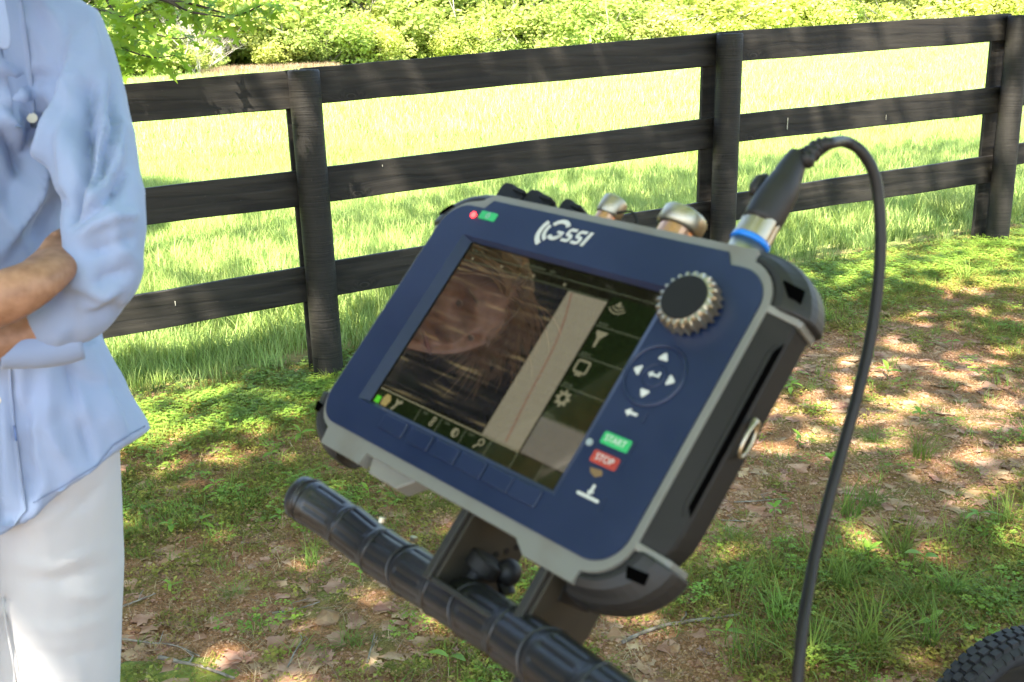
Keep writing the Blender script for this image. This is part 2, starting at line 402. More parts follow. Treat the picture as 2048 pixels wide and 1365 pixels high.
pr = [(*weed_clump(34, .035, .0085, .022), M_weed) for _ in range(5)] + [(*weed_clump(26, .03, .012, .03), M_weed) for _ in range(2)] + [(*weed_clump(30, .035, .008, .02), M_dryweed) for _ in range(3)]
put('low_weeds', pr, cam_side & (r < green * .8), .6, 1.35, 'low mat of small yellow green weeds on the clay', 'weeds', 60000)
pr = [(*clover_clump(22, .05, .009, .035), M_clover) for _ in range(4)]
r = RNG.random(len(x)); band = np.exp(-((bd + .18) / .26) ** 2)
put('clover', pr, cam_side & (r < band * .2 + np.clip(n1 - .55, 0, 1) * .35 * (1 - np.clip(bare, 0, 1)) + .006), .7, 1.3, 'bright clover and chickweed patches below the fence', 'clover', 14000)
pr = [(*grass_clump(13, .025, .06, .0028, (.4, 1.5)), M_grass) for _ in range(5)]
r = RNG.random(len(x))
put('thin_grass', pr, cam_side & (r < np.clip(green - .25, 0.02, 1) * .4), .5, 1.3, 'thin short grass sprouting among the weeds', 'grass', 22000)
pr = [(*grass_clump(9, .03, .028, .0014, (.8, 2.2)), M_straw) for _ in range(4)]
r = RNG.random(len(x))
put('dry_stems', pr, cam_side & (r < .10), .6, 1.6, 'dry straw coloured stems lying on the clay', 'straw', 16000)
def scrap(L):
    V = [(0, 0, 0), (L * .4, L * .28, .2 * L), (L, .05 * L, .08 * L), (L * .5, -L * .3, .15 * L), (L * .5, 0, .02 * L)]
    return V, [(0, 1, 4), (1, 2, 4), (4, 2, 3), (0, 4, 3)]
pr = [(*joinVF([([(Matrix.Rotation(random.uniform(0, 6.28), 3, 'Z') @ Vector(q)) + Vector((random.uniform(-.03, .03), random.uniform(-.03, .03), 0)) for q in vv], ff) for vv, ff in [scrap(random.uniform(.004, .011)) for _ in range(7)]]), M_litter) for _ in range(5)]
r = RNG.random(len(x))
put('leaf_litter', pr, cam_side & (r < .05 + .07 * (n2 > .52)), .6, 1.4, 'small brown leaf scraps scattered over the clay', 'leaf litter', 22000, .1)
def rock(s, sub=1, seed=0):
    bm = bmesh.new(); bmesh.ops.create_icosphere(bm, subdivisions=sub, radius=1)
    V = []
    for vv in bm.verts:
        n = mnoise.noise(vv.co * 1.3 + Vector((seed * 3.1, 0, seed))); c = vv.co * (1 + .45 * n)
        V.append((c.x * s, c.y * s * .8, c.z * s * .6))
    F = [tuple(q.index for q in f.verts) for f in bm.faces]; bm.free(); return V, F
def crumbs(n, rad, s):
    pr = []
    for i in range(n):
        V, F = rock(s * random.uniform(.4, 1.3), 0, random.random() * 9); a = random.uniform(0, 6.28); q = rad * random.random()
        pr.append(([Vector(c) + Vector((q * math.cos(a), q * math.sin(a), 0)) for c in V], F))
    return joinVF(pr)
pr = [(*crumbs(12, .05, .0042), M_stone) for _ in range(5)]
r = RNG.random(len(x))
put('soil_crumbs', pr, cam_side & (r < .14 + .30 * np.clip(bare, 0, 1)), .6, 1.5, 'loose clay crumbs and grit on the bare ground', 'soil', 34000)

# ------------------------------------------------------------------ the wood at the field's end
def leaf_cloud(n, rx, rz, size, zc, lumps=9, seed=0, core=.55):
    rng = np.random.default_rng(seed)
    L = [(rng.normal(0, .42, 3) * np.array([rx, rx, rz]), rng.uniform(.25, .5) * rx) for _ in range(lumps)]
    Vv = np.zeros((n, 4, 3)); 
    which = rng.integers(0, lumps, n)
    cen = np.array([l[0] for l in L])[which]; rad = np.array([l[1] for l in L])[which]
    d = rng.normal(0, 1, (n, 3)); d /= np.linalg.norm(d, axis=1)[:, None]
    rr = rad * (rng.random(n) ** .45)
    c = cen + d * rr[:, None]; c[:, 2] = np.clip(c[:, 2] + zc, .05, None)
    nrm = d * .6 + rng.normal(0, .6, (n, 3)) + np.array([0, 0, .35]); nrm /= np.linalg.norm(nrm, axis=1)[:, None]
    t = np.cross(nrm, rng.normal(0, 1, (n, 3))); t /= np.linalg.norm(t, axis=1)[:, None]; b = np.cross(nrm, t)
    s = size * rng.uniform(.5, 1.3, n)[:, None]
    Vv[:, 0] = c - t * s; Vv[:, 1] = c + b * s * .55; Vv[:, 2] = c + t * s; Vv[:, 3] = c - b * s * .55
    return Vv.reshape(-1, 3), np.arange(n * 4).reshape(n, 4)
shrub_m = [mat('shrub_leaf_%d' % i, c, .55, c2, scale=2.5, trans=.45, spec=.3, rnd=.12) for i, (c, c2) in enumerate([
    ((.36, .44, .08), (.54, .57, .18)), ((.28, .40, .08), (.42, .50, .14)), ((.38, .42, .12), (.50, .52, .20)), ((.24, .34, .07), (.36, .43, .13))])]
M_pale = mat('pale_bark', (.22, .19, .16), .9, (.42, .38, .33), scale=3)
M_brush = mat('bare_brush', (.38, .33, .30), .9, (.55, .5, .47), scale=3)
shr = []
for i in range(6):
    V_, F_ = leaf_cloud(6500, 2.1, 1.7, .105, 1.6, lumps=18, seed=40 + i)
    shr.append(fast_mesh('shrub_crown', V_, F_, shrub_m[i % 4]))
def stems(n, h, spread, r0, m, depth=2, seed=1):
    rnd = random.Random(seed); parts = []
    def grow(p, d, L, r, lev):
        pts = [p]; q = p.copy()
        for k in range(4):
            d = (d + Vector((rnd.gauss(0, .16), rnd.gauss(0, .16), rnd.gauss(.02, .1)))).normalized(); q = q + d * L / 4; pts.append(q.copy())
        parts.append(tube(pts, [r * (1 - .2 * k) for k in range(5)], 4))
        if lev > 0:
            for k in range(4):
                i = rnd.randint(1, 4); grow(pts[i], (d + Vector((rnd.gauss(0, .7), rnd.gauss(0, .7), rnd.gauss(.2, .4)))).normalized(), L * rnd.uniform(.45, .7), r * .5, lev - 1)
    for i in range(n):
        a = rnd.uniform(0, 6.28); grow(Vector((.1 * math.cos(a), .1 * math.sin(a), 0)), Vector((spread * math.cos(a), spread * math.sin(a), 1)).normalized(), h, r0, depth)
    V_, F_ = joinVF(parts); return mesh_data('stems', V_, F_, m)
stem_me = [stems(5, 2.2, .6, .035, M_pale, 1, s) for s in range(3)]
brush_me = [stems(9, 2.1, .9, .03, M_brush, 3, s + 10) for s in range(2)]
trunk_me = [stems(1, 9, .08, .16, M_pale, 2, s + 20) for s in range(4)]
tree_crown = []
for i in range(4):
    V_, F_ = leaf_cloud(3800, 2.8, 2.6, .17, 6.8, lumps=14, seed=60 + i)
    tree_crown.append(fast_mesh('crown', V_, F_, shrub_m[i % 2]))
EDGE0, EDGE1 = np.array([-30., 44.5]), np.array([64., 99.])
ed = (EDGE1 - EDGE0) / np.linalg.norm(EDGE1 - EDGE0); en = np.array([-ed[1], ed[0]])
ordn = ['first', 'second', 'third', 'fourth', 'fifth', 'sixth', 'seventh', 'eighth', 'ninth', 'tenth', 'eleventh', 'twelfth', 'thirteenth', 'fourteenth', 'fifteenth',
        'sixteenth', 'seventeenth', 'eighteenth', 'nineteenth', 'twentieth', 'twenty-first', 'twenty-second', 'twenty-third', 'twenty-fourth', 'twenty-fifth', 'twenty-sixth', 'twenty-seventh', 'twenty-eighth', 'twenty-ninth', 'thirtieth']
tone = ['yellow green', 'fresh green', 'olive tan', 'deeper green']
for row, (n, off, smin, smax) in enumerate([(30, 0, .7, 1.15), (28, 2.8, 1.2, 1.7)]):
    for i in range(n):
        t = (i + .5 + random.uniform(-.3, .3)) / n; q = EDGE0 + (EDGE1 - EDGE0) * t + en * (off + random.uniform(-.6, .8))
        k = random.randrange(6); s = random.uniform(smin, smax) * (1 + .25 * t)
        e = empty('shrub', (q[0], q[1], float(ground(q[0], q[1]))), (0, 0, random.uniform(0, 6.28))); e.scale = (s * 1.3, s * 1.1, s * random.uniform(.7, 1.15))
        link('crown', shr[k], e); link('stem', stem_me[i % 3], e)
        tag(e, '%s leafy shrub, %s from the left in the %s row of the wood edge' % (tone[k % 4], ordn[i], ['front', 'rear'][row]), 'shrub', 'shrubs along the wood edge')
for i in range(9):
    t = .02 + i * .045; q = EDGE0 + (EDGE1 - EDGE0) * t + en * random.uniform(-.2, 1.6); s_k = random.uniform(.7, .95)
    e = empty('shrub', (q[0], q[1], float(ground(q[0], q[1]))), (0, 0, random.uniform(0, 6.28))); e.scale = (s_k * 1.3, s_k * 1.2, s_k * .9)
    link('crown', shr[(i * 5 + 1) % 6], e); link('stem', stem_me[i % 3], e)
    tag(e, 'low bright shrub, %s of the small ones at the left end of the wood edge' % ordn[i], 'shrub', 'shrubs along the wood edge')
for i in range(24):
    t = (i + .5 + random.uniform(-.4, .4)) / 24; q = EDGE0 + (EDGE1 - EDGE0) * t + en * random.uniform(1.2, 7)
    s = random.uniform(.8, 1.3); e = empty('wood_tree', (q[0], q[1], float(ground(q[0], q[1]))), (0, 0, random.uniform(0, 6.28))); e.scale = (s, s, s)
    link('trunk', trunk_me[i % 4], e); link('crown', tree_crown[i % 4], e)
    tag(e, 'slim pale trunked tree rising from the wood edge, %s from the left' % ordn[i], 'tree', 'trees of the wood beyond the field')
for i, (u_, d_) in enumerate([(690, 56.5), (1870, 84), (395, 49)]):
    g = P(u_, 120, d_); e = empty('bare_bush', (g[0], g[1], float(ground(g[0], g[1]))), (0, 0, i * 2.)); e.scale = (1.15, 1.15, 1.0)
    link('branches', brush_me[i % 2], e)
    tag(e, ['pale leafless brushy bush at the wood edge above the first fence bay', 'pale leafless bush at the wood edge above the right end of the fence', 'thin bare grey bush behind the hanging oak leaves'][i], 'bush')
# the closed mass of the wood behind its edge
pr = []
for i in range(4):
    V_, F_ = leaf_cloud(2600, 3.0, 3.4, .26, 3.2, lumps=14, seed=80 + i); pr.append((V_, F_, shrub_m[[3, 1, 0, 1][i]]))
t = RNG.uniform(-.35, 1.3, 420); q = EDGE0[None] + (EDGE1 - EDGE0)[None] * t[:, None] + en[None] * RNG.uniform(5.5, 24, 420)[:, None]
scatter('far_wood', pr, np.column_stack([q, ground(q[:, 0], q[:, 1])]), RNG.uniform(0, 6.28, 420), RNG.uniform(.9, 1.9, 420), label='dense green mass of the wood beyond the field', cat='wood')

# ------------------------------------------------------------------ fence
def wood_mat(name, along=True):
    m = bpy.data.materials.new(name); m.use_nodes = True; t = m.node_tree; t.nodes.clear(); L = t.links.new
    out = nd(t, 'ShaderNodeOutputMaterial'); p = nd(t, 'ShaderNodeBsdfPrincipled'); p.inputs['Roughness'].default_value = .5
    p.inputs['Specular IOR Level'].default_value = .3
    tc = nd(t, 'ShaderNodeTexCoord'); mp = nd(t, 'ShaderNodeMapping'); L(tc.outputs['Object'], mp.inputs[0])
    mp.inputs['Scale'].default_value = (1.2, 30, 14) if along else (2, 2, 120)
    n1 = nd(t, 'ShaderNodeTexNoise'); n1.inputs['Scale'].default_value = 2.2 if along else 3.0; n1.inputs['Detail'].default_value = 8; n1.inputs['Distortion'].default_value = .9 if along else .2
    L(mp.outputs[0], n1.inputs[0])
    n2 = nd(t, 'ShaderNodeTexNoise'); n2.inputs['Scale'].default_value = 5; n2.inputs['Detail'].default_value = 5; L(tc.outputs['Object'], n2.inputs[0])
    r = nd(t, 'ShaderNodeValToRGB'); e = r.color_ramp.elements
    e[0].position = .36; e[0].color = (.0045, .0042, .0038, 1); e[1].position = .66; e[1].color = (.022, .0195, .016, 1)
    L(n1.outputs[0], r.inputs[0])
    r2 = nd(t, 'ShaderNodeValToRGB'); r2.color_ramp.elements[0].position = .5; r2.color_ramp.elements[0].color = (0, 0, 0, 1); r2.color_ramp.elements[1].position = .75; r2.color_ramp.elements[1].color = (.5, .5, .5, 1)
    L(n2.outputs[0], r2.inputs[0])
    mx = nd(t, 'ShaderNodeMix', data_type='RGBA'); L(r2.outputs[0], mx.inputs[0]); L(r.outputs[0], mx.inputs[6]); mx.inputs[7].default_value = (.026, .024, .021, 1)
    # light specks of dust and chipped paint
    v = nd(t, 'ShaderNodeTexVoronoi'); v.inputs['Scale'].default_value = 42; L(tc.outputs['Object'], v.inputs[0])
    r3 = nd(t, 'ShaderNodeValToRGB'); r3.color_ramp.elements[0].position = .030; r3.color_ramp.elements[0].color = (1, 1, 1, 1); r3.color_ramp.elements[1].position = .045; r3.color_ramp.elements[1].color = (0, 0, 0, 1)
    L(v.outputs['Distance'], r3.inputs[0])
    mu = nd(t, 'ShaderNodeMath', operation='MULTIPLY'); L(r3.outputs[0], mu.inputs[0]); mu.inputs[1].default_value = .35
    mx2 = nd(t, 'ShaderNodeMix', data_type='RGBA'); L(mu.outputs[0], mx2.inputs[0]); L(mx.outputs[2], mx2.inputs[6]); mx2.inputs[7].default_value = (.3, .27, .2, 1)
    L(mx2.outputs[2], p.inputs['Base Color'])
    mr = nd(t, 'ShaderNodeMapRange'); mr.inputs[3].default_value = .42; mr.inputs[4].default_value = .8; L(n2.outputs[0], mr.inputs[0]); L(mr.outputs[0], p.inputs['Roughness'])
    if along:
        mk = nd(t, 'ShaderNodeMapping'); mk.inputs['Scale'].default_value = (1.0, 1, 1.9); L(tc.outputs['Object'], mk.inputs[0])
        vk = nd(t, 'ShaderNodeTexVoronoi'); vk.inputs['Scale'].default_value = 2.3; L(mk.outputs[0], vk.inputs['Vector'])
        wr = nd(t, 'ShaderNodeMath', operation='DIVIDE'); wr.inputs[0].default_value = .10; ad = nd(t, 'ShaderNodeMath', operation='ADD'); L(vk.outputs['Distance'], ad.inputs[0]); ad.inputs[1].default_value = .035; L(ad.outputs[0], wr.inputs[1])
        va = nd(t, 'ShaderNodeCombineXYZ'); L(wr.outputs[0], va.inputs[2]); L(wr.outputs[0], va.inputs[0]); vadd = nd(t, 'ShaderNodeVectorMath', operation='ADD'); L(mp.outputs[0], vadd.inputs[0]); L(va.outputs[0], vadd.inputs[1]); L(vadd.outputs[0], n1.inputs[0])
        rk = nd(t, 'ShaderNodeValToRGB'); rk.color_ramp.elements[0].position = .03; rk.color_ramp.elements[0].color = (.25, .25, .25, 1); rk.color_ramp.elements[1].position = .065; rk.color_ramp.elements[1].color = (1, 1, 1, 1); L(vk.outputs['Distance'], rk.inputs[0])
        mm_ = nd(t, 'ShaderNodeMix', data_type='RGBA'); mm_.blend_type = 'MULTIPLY'; mm_.inputs[0].default_value = 1; L(mx2.outputs[2], mm_.inputs[6]); L(rk.outputs[0], mm_.inputs[7]); L(mm_.outputs[2], p.inputs['Base Color'])
    b = nd(t, 'ShaderNodeBump'); b.inputs['Strength'].default_value = .8 if along else .6; b.inputs['Distance'].default_value = .004; L(n1.outputs[0], b.inputs['Height']); L(b.outputs[0], p.inputs['Normal'])
    L(p.outputs[0], out.inputs[0]); return m
M_board = wood_mat('black_board', True); M_post = wood_mat('black_post', False)
M_chip = mat('dried_splash', (.28, .27, .22), .8, (.45, .43, .37), scale=80)
fence = empty('board_fence', (FX, FY, 0), (0, 0, R(25.3)))
tag(fence, 'black three rail board fence with round posts crossing in front of the field', 'fence')
bpy.context.view_layer.update()
FM = Matrix.Translation((FX, FY, 0)) @ Matrix.Rotation(R(25.3), 4, 'Z'); FMi = FM.inverted()
fn = np.array([-FDIR[1], FDIR[0], 0])
def plane_hit(u, v, off):
    d = ray(u, v); p0 = np.array([FX, FY, 0]) + fn * off; t = ((p0 - CAM) @ fn) / (d @ fn); return FMi @ Vector(CAM + d * t)
posts = [((658, 746), (607, 143), 65), (None, (1460, 70), 52), ((1993, 492), (2040, 33), 44), ]
PR = .067
def post(lx, base_z, top, r):
    n = 40; rings = 26; V = []; F = []; b = Vector((lx[0], 0, base_z - .35)); t = Vector(top)
    sd = random.random() * 10
    for k in range(rings):
        c = b.lerp(t, k / (rings - 1))
        for j in range(n):
            a = 6.2832 * j / n; rr = r * (1 + .02 * mnoise.noise(Vector((math.cos(a) * 1.5, math.sin(a) * 1.5, k * .25 + sd)))) * (1.0 - .03 * k / rings)
            V.append(c + Vector((rr * math.cos(a), rr * math.sin(a), 0)))
    for k in range(rings - 1):
        for j in range(n): F.append((k * n + j, k * n + (j + 1) % n, (k + 1) * n + (j + 1) % n, (k + 1) * n + j))
    # top: eased rim and rough end grain
    base = (rings - 1) * n
    prev = base
    for q, (s, dz) in enumerate([(.93, .006), (.7, .004), (.45, .007), (.2, .003)]):
        st = len(V)
        for j in range(n):
            a = 6.2832 * j / n; V.append(t + Vector((r * .97 * s * math.cos(a), r * .97 * s * math.sin(a), dz + random.uniform(-.002, .002))))
        for j in range(n): F.append((prev + j, prev + (j + 1) % n, st + (j + 1) % n, st + j))
        prev = st
    F.append(tuple(prev + j for j in range(n)))
    return V, F
plen = 2.135
tops = []
for i, (bs, tp, wpx) in enumerate([posts[0], posts[1], posts[2]]):
    top = plane_hit(tp[0], tp[1], 0)
    if bs: base = plane_hit(bs[0], bs[1], 0)
    else: base = plane_hit(1443, 520, 0)
    lx = top.x + (base.x - top.x) * (top.z - 0) / max(top.z - base.z, .1) if not bs else base.x
    bz = float(ground(*(FM @ Vector((lx, 0, 0)))[:2]))
    V_, F_ = post((lx, 0), bz, top, PR); tops.append((lx, top, bz))
    o = link('post', mesh_data('post', V_, F_, M_post, True), fence)
    fm = [f for f in o.data.polygons if f.normal.z > .75]
    for f in fm: f.use_smooth = False
for lx in (-2.1, 6.4, 8.5):
    zt = 1.32 + .04 * lx; V_, F_ = post((lx, 0), .03 * lx, (lx, 0, zt), PR); link('post', mesh_data('post', V_, F_, M_post, True), fence)
def quad_board(c4, th, name='rail', m=None, seg=26):
    """board from four face corners (TL, TR, BR, BL in fence coordinates), th thick away from the camera"""
    TL, TR, BR, BL = [Vector(q) for q in c4]; V = []; F = []
    ns = 5; sd = random.random() * 20
    for k in range(seg + 1):
        t = k / seg
        for j in range(ns):
            s = j / (ns - 1); p = TL.lerp(TR, t).lerp(BL.lerp(BR, t), s)
            wv = .0035 * mnoise.noise(Vector((t * 6 + sd, 0, 0))) + .0015 * mnoise.noise(Vector((t * 25 + sd, 3, 0)))
            if j in (0, ns - 1): p.z += wv * (1.2 if j else 1)
            p.y += .0025 * mnoise.noise(Vector((t * 4 + sd, s * 2, 1))); V.append(p)
    nf = len(V)
    for k in range(nf): V.append(V[k] + Vector((0, th, 0)))
    for k in range(seg):
        for j in range(ns - 1):
            a = k * ns + j; F.append((a, a + 1, a + 1 + ns, a + ns)); F.append((nf + a, nf + a + ns, nf + a + 1 + ns, nf + a + 1))
        F.append((k * ns, (k + 1) * ns, nf + (k + 1) * ns, nf + k * ns)); b = ns - 1
        F.append((k * ns + b, nf + k * ns + b, nf + (k + 1) * ns + b, (k + 1) * ns + b))
    for j in range(ns - 1):
        F.append((j, nf + j, nf + j + 1, j + 1)); a = seg * ns + j; F.append((a, a + 1, nf + a + 1, nf + a))
    # origin at the board's own start, so that the grain differs from board to board
    o0 = TL.copy(); me = mesh_data(name, [q - o0 for q in V], F, m or M_board)
    o = link(name, me, fence); o.location = o0
    bv = o.modifiers.new('bevel', 'BEVEL'); bv.width = .003; bv.segments = 1; bv.limit_method = 'ANGLE'; bv.angle_limit = R(50)
    return o
OFF = PR + .002
cx = [t[0] for t in tops]
def rail(a, b, ya, yb, yc, yd, ext):
    """a,b: photo columns; ya/yb top/bottom rows at a; yc/yd at b; ext: fence x range to extend to"""
    q = [plane_hit(a, ya, OFF), plane_hit(b, yc, OFF), plane_hit(b, yd, OFF), plane_hit(a, yb, OFF)]
    TL, TR, BR, BL = q
    def at(p0, p1, x): t = (x - p0.x) / (p1.x - p0.x); return p0.lerp(p1, t)
    x0, x1 = ext
    return quad_board([at(TL, TR, x0), at(TL, TR, x1), at(BL, BR, x1), at(BL, BR, x0)], .024)
g_ = .004
spans = [
    (-2.1 + g_, cx[0] - g_, [(245, 578, 170, 248, 140, 218), (283, 590, 378, 452, 343, 415), (215, 605, 601, 678, 535, 606)]),
    (cx[0] + g_, cx[1] - g_, [(640, 1425, 134, 208, 67, 133), (658, 1425, 334, 405, 236, 297), (672, 1425, 522, 592, 402, 461)]),
    (cx[1] + g_, cx[2] - g_, [(1488, 2010, 61, 123, 28, 82), (1482, 2012, 229, 284, 172, 224), (1475, 1998, 387, 441, 310, 363)]),
]
rails = []
for x0, x1, rr in spans:
    for q in rr: rails.append(rail(q[0], q[1], q[2], q[3], q[4], q[5], (x0, x1)))
for x0, x1 in ((cx[2] + g_, 6.4 - g_), (6.4 + g_, 8.5)):
    for za in (1.13, .78, .42):
        quad_board([(x0, OFF, za + .04 * x0 + .13), (x1, OFF, za + .04 * x1 + .13), (x1, OFF, za + .04 * x1), (x0, OFF, za + .04 * x0)], .024)
for i, (lx, top, bz) in enumerate(tops):      # batten nailed behind the joint of the rails
    sh = (.004, -.024, -.030)[i]
    dx = top.x - lx
    zt = top.z - (.02 if i != 1 else -.01)
    quad_board([(lx + dx + sh - .065, OFF + .027, zt), (lx + dx + sh + .065, OFF + .027, zt), (lx + sh + .065, OFF + .027, bz - .05), (lx + sh - .065, OFF + .027, bz - .05)], .022, 'batten', seg=12)
# dried white splashes on the rails
def splash(u_, v_, L, w_, ri):
    p = plane_hit(u_, v_, OFF - .004); V = [(p.x - w_ / 2, p.y, p.z), (p.x + w_ / 2, p.y, p.z), (p.x + w_ * .35, p.y, p.z - L), (p.x - w_ * .35, p.y, p.z - L * .95)]
    V += [(a, b + .003, c) for a, b, c in V]; o = rails[ri]
    o0 = o.location; me = mesh_data('paint_splash', [Vector(q) - o0 for q in V], [(0, 1, 2, 3), (4, 7, 6, 5), (0, 4, 5, 1), (1, 5, 6, 2), (2, 6, 7, 3), (3, 7, 4, 0)], M_chip)
    link('splash', me, o)
splash(1576, 236, .062, .0055, 7); splash(1773, 230, .03, .0012, 7)
splash(350, 603, .020, .004, 2); splash(765, 330, .010, .003, 4)

# ------------------------------------------------------------------ the oak that shades the place
oak = empty('oak_tree', (-5.2, 1.6, -.12)); tag(oak, 'large oak whose leafy branch hangs above the fence behind the person', 'tree')
def oakleaf_verts(L):
    side = [(0, .02), (.12, .03), (.2, .16), (.26, .05), (.36, .07), (.47, .30), (.52, .12), (.60, .08), (.72, .26), (.76, .10), (.86, .05), (1, 0)]
    V = []; F = []
    for x_, w_ in side: V.append((x_ * L, w_ * L, .12 * w_ * L - .1 * L * x_ * x_))
    n = len(side)
    for x_, w_ in side: V.append((x_ * L, 0, -.1 * L * x_ * x_))
    for x_, w_ in side: V.append((x_ * L, -w_ * L, .12 * w_ * L - .1 * L * x_ * x_))
    for i in range(n - 1):
        F.append((n + i, n + i + 1, i + 1, i)); F.append((2 * n + i, 2 * n + i + 1, n + i + 1, n + i))
    return V, F
V_, F_ = oakleaf_verts(.10); oakleaf = mesh_data('leaf', V_, F_, M_oak)
OL = Vector(oak.location)
def limb(pts, r, n=12, name='limb', seg=14):
    pp = spline(pts, seg); V_, F_ = tube([Vector(p) - OL for p in pp], list(np.linspace(r[0], r[1], seg)), n); return (V_, F_)
trunk_parts = [limb([(-5.2, 1.6, -.4), (-5.15, 1.6, 1.4), (-5.0, 1.5, 3.2), (-4.4, 1.2, 5.2), (-3.4, .9, 7.4)], (.36, .16), 16, seg=20),
               limb([(-5.15, 1.6, 2.6), (-3.6, 1.4, 4.8), (-.8, 1.2, 6.0), (2.8, .8, 6.7), (5.0, .6, 7.0)], (.2, .05)),
               limb([(-5.05, 1.5, 3.0), (-4.2, -.6, 4.9), (-2.2, -2.5, 6.2), (1.5, -3.6, 7.2)], (.17, .05)),
               limb([(-5.05, 1.5, 3.2), (-4.6, 3.2, 5.2), (-2.4, 4.4, 6.6), (.8, 4.6, 7.6)], (.16, .04)),
               limb([(-4.4, 1.2, 5.2), (-6.4, .2, 7.0), (-7.6, -.8, 8.0)], (.12, .04))]
V_, F_ = joinVF(trunk_parts); link('trunk', mesh_data('trunk', V_, F_, M_bark, True), oak)
# crown: leaves clustered round twigs, gaps between them partly shaped for the sunlight
def crown(nc, per, seed):
    rng = np.random.default_rng(seed); cs = []
    while len(cs) < nc:
        q = rng.uniform(-1, 1, 3)
        if (q ** 2).sum() > 1: continue
        c = np.array([.6, -.3, 7.0]) + q * np.array([8.6, 8.2, 1.9])
        # keep it above the view and out of the meadow's sunlight
        if c[2] < CAMZ + .05 * math.hypot(c[0], c[1]) + 2.6: continue
        g = c - np.array(sdir) * (c[2] / sdir[2])
        rc = c - np.array([0, .72, 1.18]); rc /= np.linalg.norm(rc)
        if rc @ np.array([-.698, .25, .67]) > .955: continue           # gap cut so the screen mirrors the added dark tree
        if math.hypot(g[0] + 2.15, g[1] - 3.9) < 1.0: continue
        ch = np.array([-.55, 1.05, 1.36]); tt_ = (c[2] - ch[2]) / sdir[2]; cc_ = ch + np.array(sdir) * tt_
        if math.hypot(c[0] - cc_[0], c[1] - cc_[1]) < .5 and rng.random() < .8: continue
        bg_ = beyond(g[0], g[1])
        if bg_ > -.6 and rng.random() < .45: continue
        if bg_ > 2.2 and rng.random() < .5: continue
        if bg_ > 4.3 - .2 * g[0] + 1.6 * (float(fbm(g[0] * .7, g[1] * .7, 77)) - .5): continue
        if fbm(c[0] * .55, c[1] * .55, 90) + .25 * rng.random() < .42: continue
        cs.append(c)
    for (qx, qy, qz, hh, off) in ((0, .72, 1.2, 7.0, 0), (0, .72, 1.2, 6.4, .35), (.15, .8, 1.2, 7.2, .4), (-.1, .6, 1.1, 6.8, -.3), (.1, .62, .95, 6.6, .1), (-.15, .85, 1.25, 7.4, .2), (.05, .45, 1.0, 6.9, 0), (-.2, .7, 1.0, 6.7, .15), (.2, .6, 1.1, 7.1, -.1), (0, .95, 1.3, 7.3, 0)):  # extra clusters added to keep the control unit in shade
        t_ = (hh - qz) / sdir[2]; cs.append(np.array([qx, qy, qz]) + np.array(sdir) * t_ + np.array([off * .4, off * .3, 0]))
    nc = len(cs); cs = np.array(cs); n = nc * per
    c = np.repeat(cs, per, 0) + rng.normal(0, 1, (n, 3)) * np.array([.36, .36, .2])
    nrm = rng.normal(0, .55, (n, 3)) + np.array([0, 0, 1.]); nrm /= np.linalg.norm(nrm, axis=1)[:, None]
    t = np.cross(nrm, rng.normal(0, 1, (n, 3))); t /= np.linalg.norm(t, axis=1)[:, None]; b = np.cross(nrm, t)
    s = .085 * rng.uniform(.7, 1.3, n)[:, None]
    V = np.zeros((n, 6, 3)); V[:, 0] = c - t * s; V[:, 1] = c - t * s * .2 + b * s * .62; V[:, 2] = c + t * s * .5 + b * s * .45; V[:, 3] = c + t * s; V[:, 4] = c + t * s * .3 - b * s * .5; V[:, 5] = c - t * s * .4 - b * s * .45
    V = V.reshape(-1, 3) - np.array(OL); k = np.arange(n) * 6
    F = np.concatenate([np.stack([k, k + 1, k + 2, k + 3], 1), np.stack([k, k + 3, k + 4, k + 5], 1)])
    return fast_mesh('crown', V, F, M_oak)
link('crown', crown(640, 62, 3), oak)
M_ever = mat('added_tree_needles', (.008, .017, .007), .8, (.018, .034, .011), scale=3, spec=.2)  # for the unseen tree added as a dark backdrop to the screen reflection
ever = empty('added_dark_tree', (-7.7, 2.5, -.2)); tag(ever, 'tall dark evergreen added out of view on the left to darken the screen reflection', 'tree')
rg = np.random.default_rng(11); n = 60000
zz = 1.2 + 11.6 * rg.random(n) ** 1.1; rad_ = 3.9 * np.clip(1 - (zz - 1.2) / 12.4, 0, 1) ** .40 * (rg.random(n) ** .4) * (.82 + .3 * vnoise(zz * 1.7, np.zeros(n), 3)); an = rg.uniform(0, 6.283, n)
c = np.stack([rad_ * np.cos(an), rad_ * np.sin(an), zz - .25 * rad_], -1)
t = np.stack([np.cos(an), np.sin(an), -.35 + 0 * an], -1) + rg.normal(0, .35, (n, 3)); t /= np.linalg.norm(t, axis=1)[:, None]
b = np.cross(t, rg.normal(0, 1, (n, 3))); b /= np.linalg.norm(b, axis=1)[:, None]; sz_ = rg.uniform(.10, .22, n)[:, None]
V_ = np.stack([c - t * sz_, c + b * sz_ * .35, c + t * sz_, c - b * sz_ * .35], 1).reshape(-1, 3)
link('crown', fast_mesh('crown', V_, np.arange(n * 4).reshape(n, 4), M_ever), ever)
V_, F_ = tube([(0, 0, -.3), (0, 0, 4), (.1, 0, 8), (.1, .1, 11.5)], [.26, .2, .11, .03], 12); link('trunk', mesh_data('trunk', V_, F_, M_bark, True), ever)
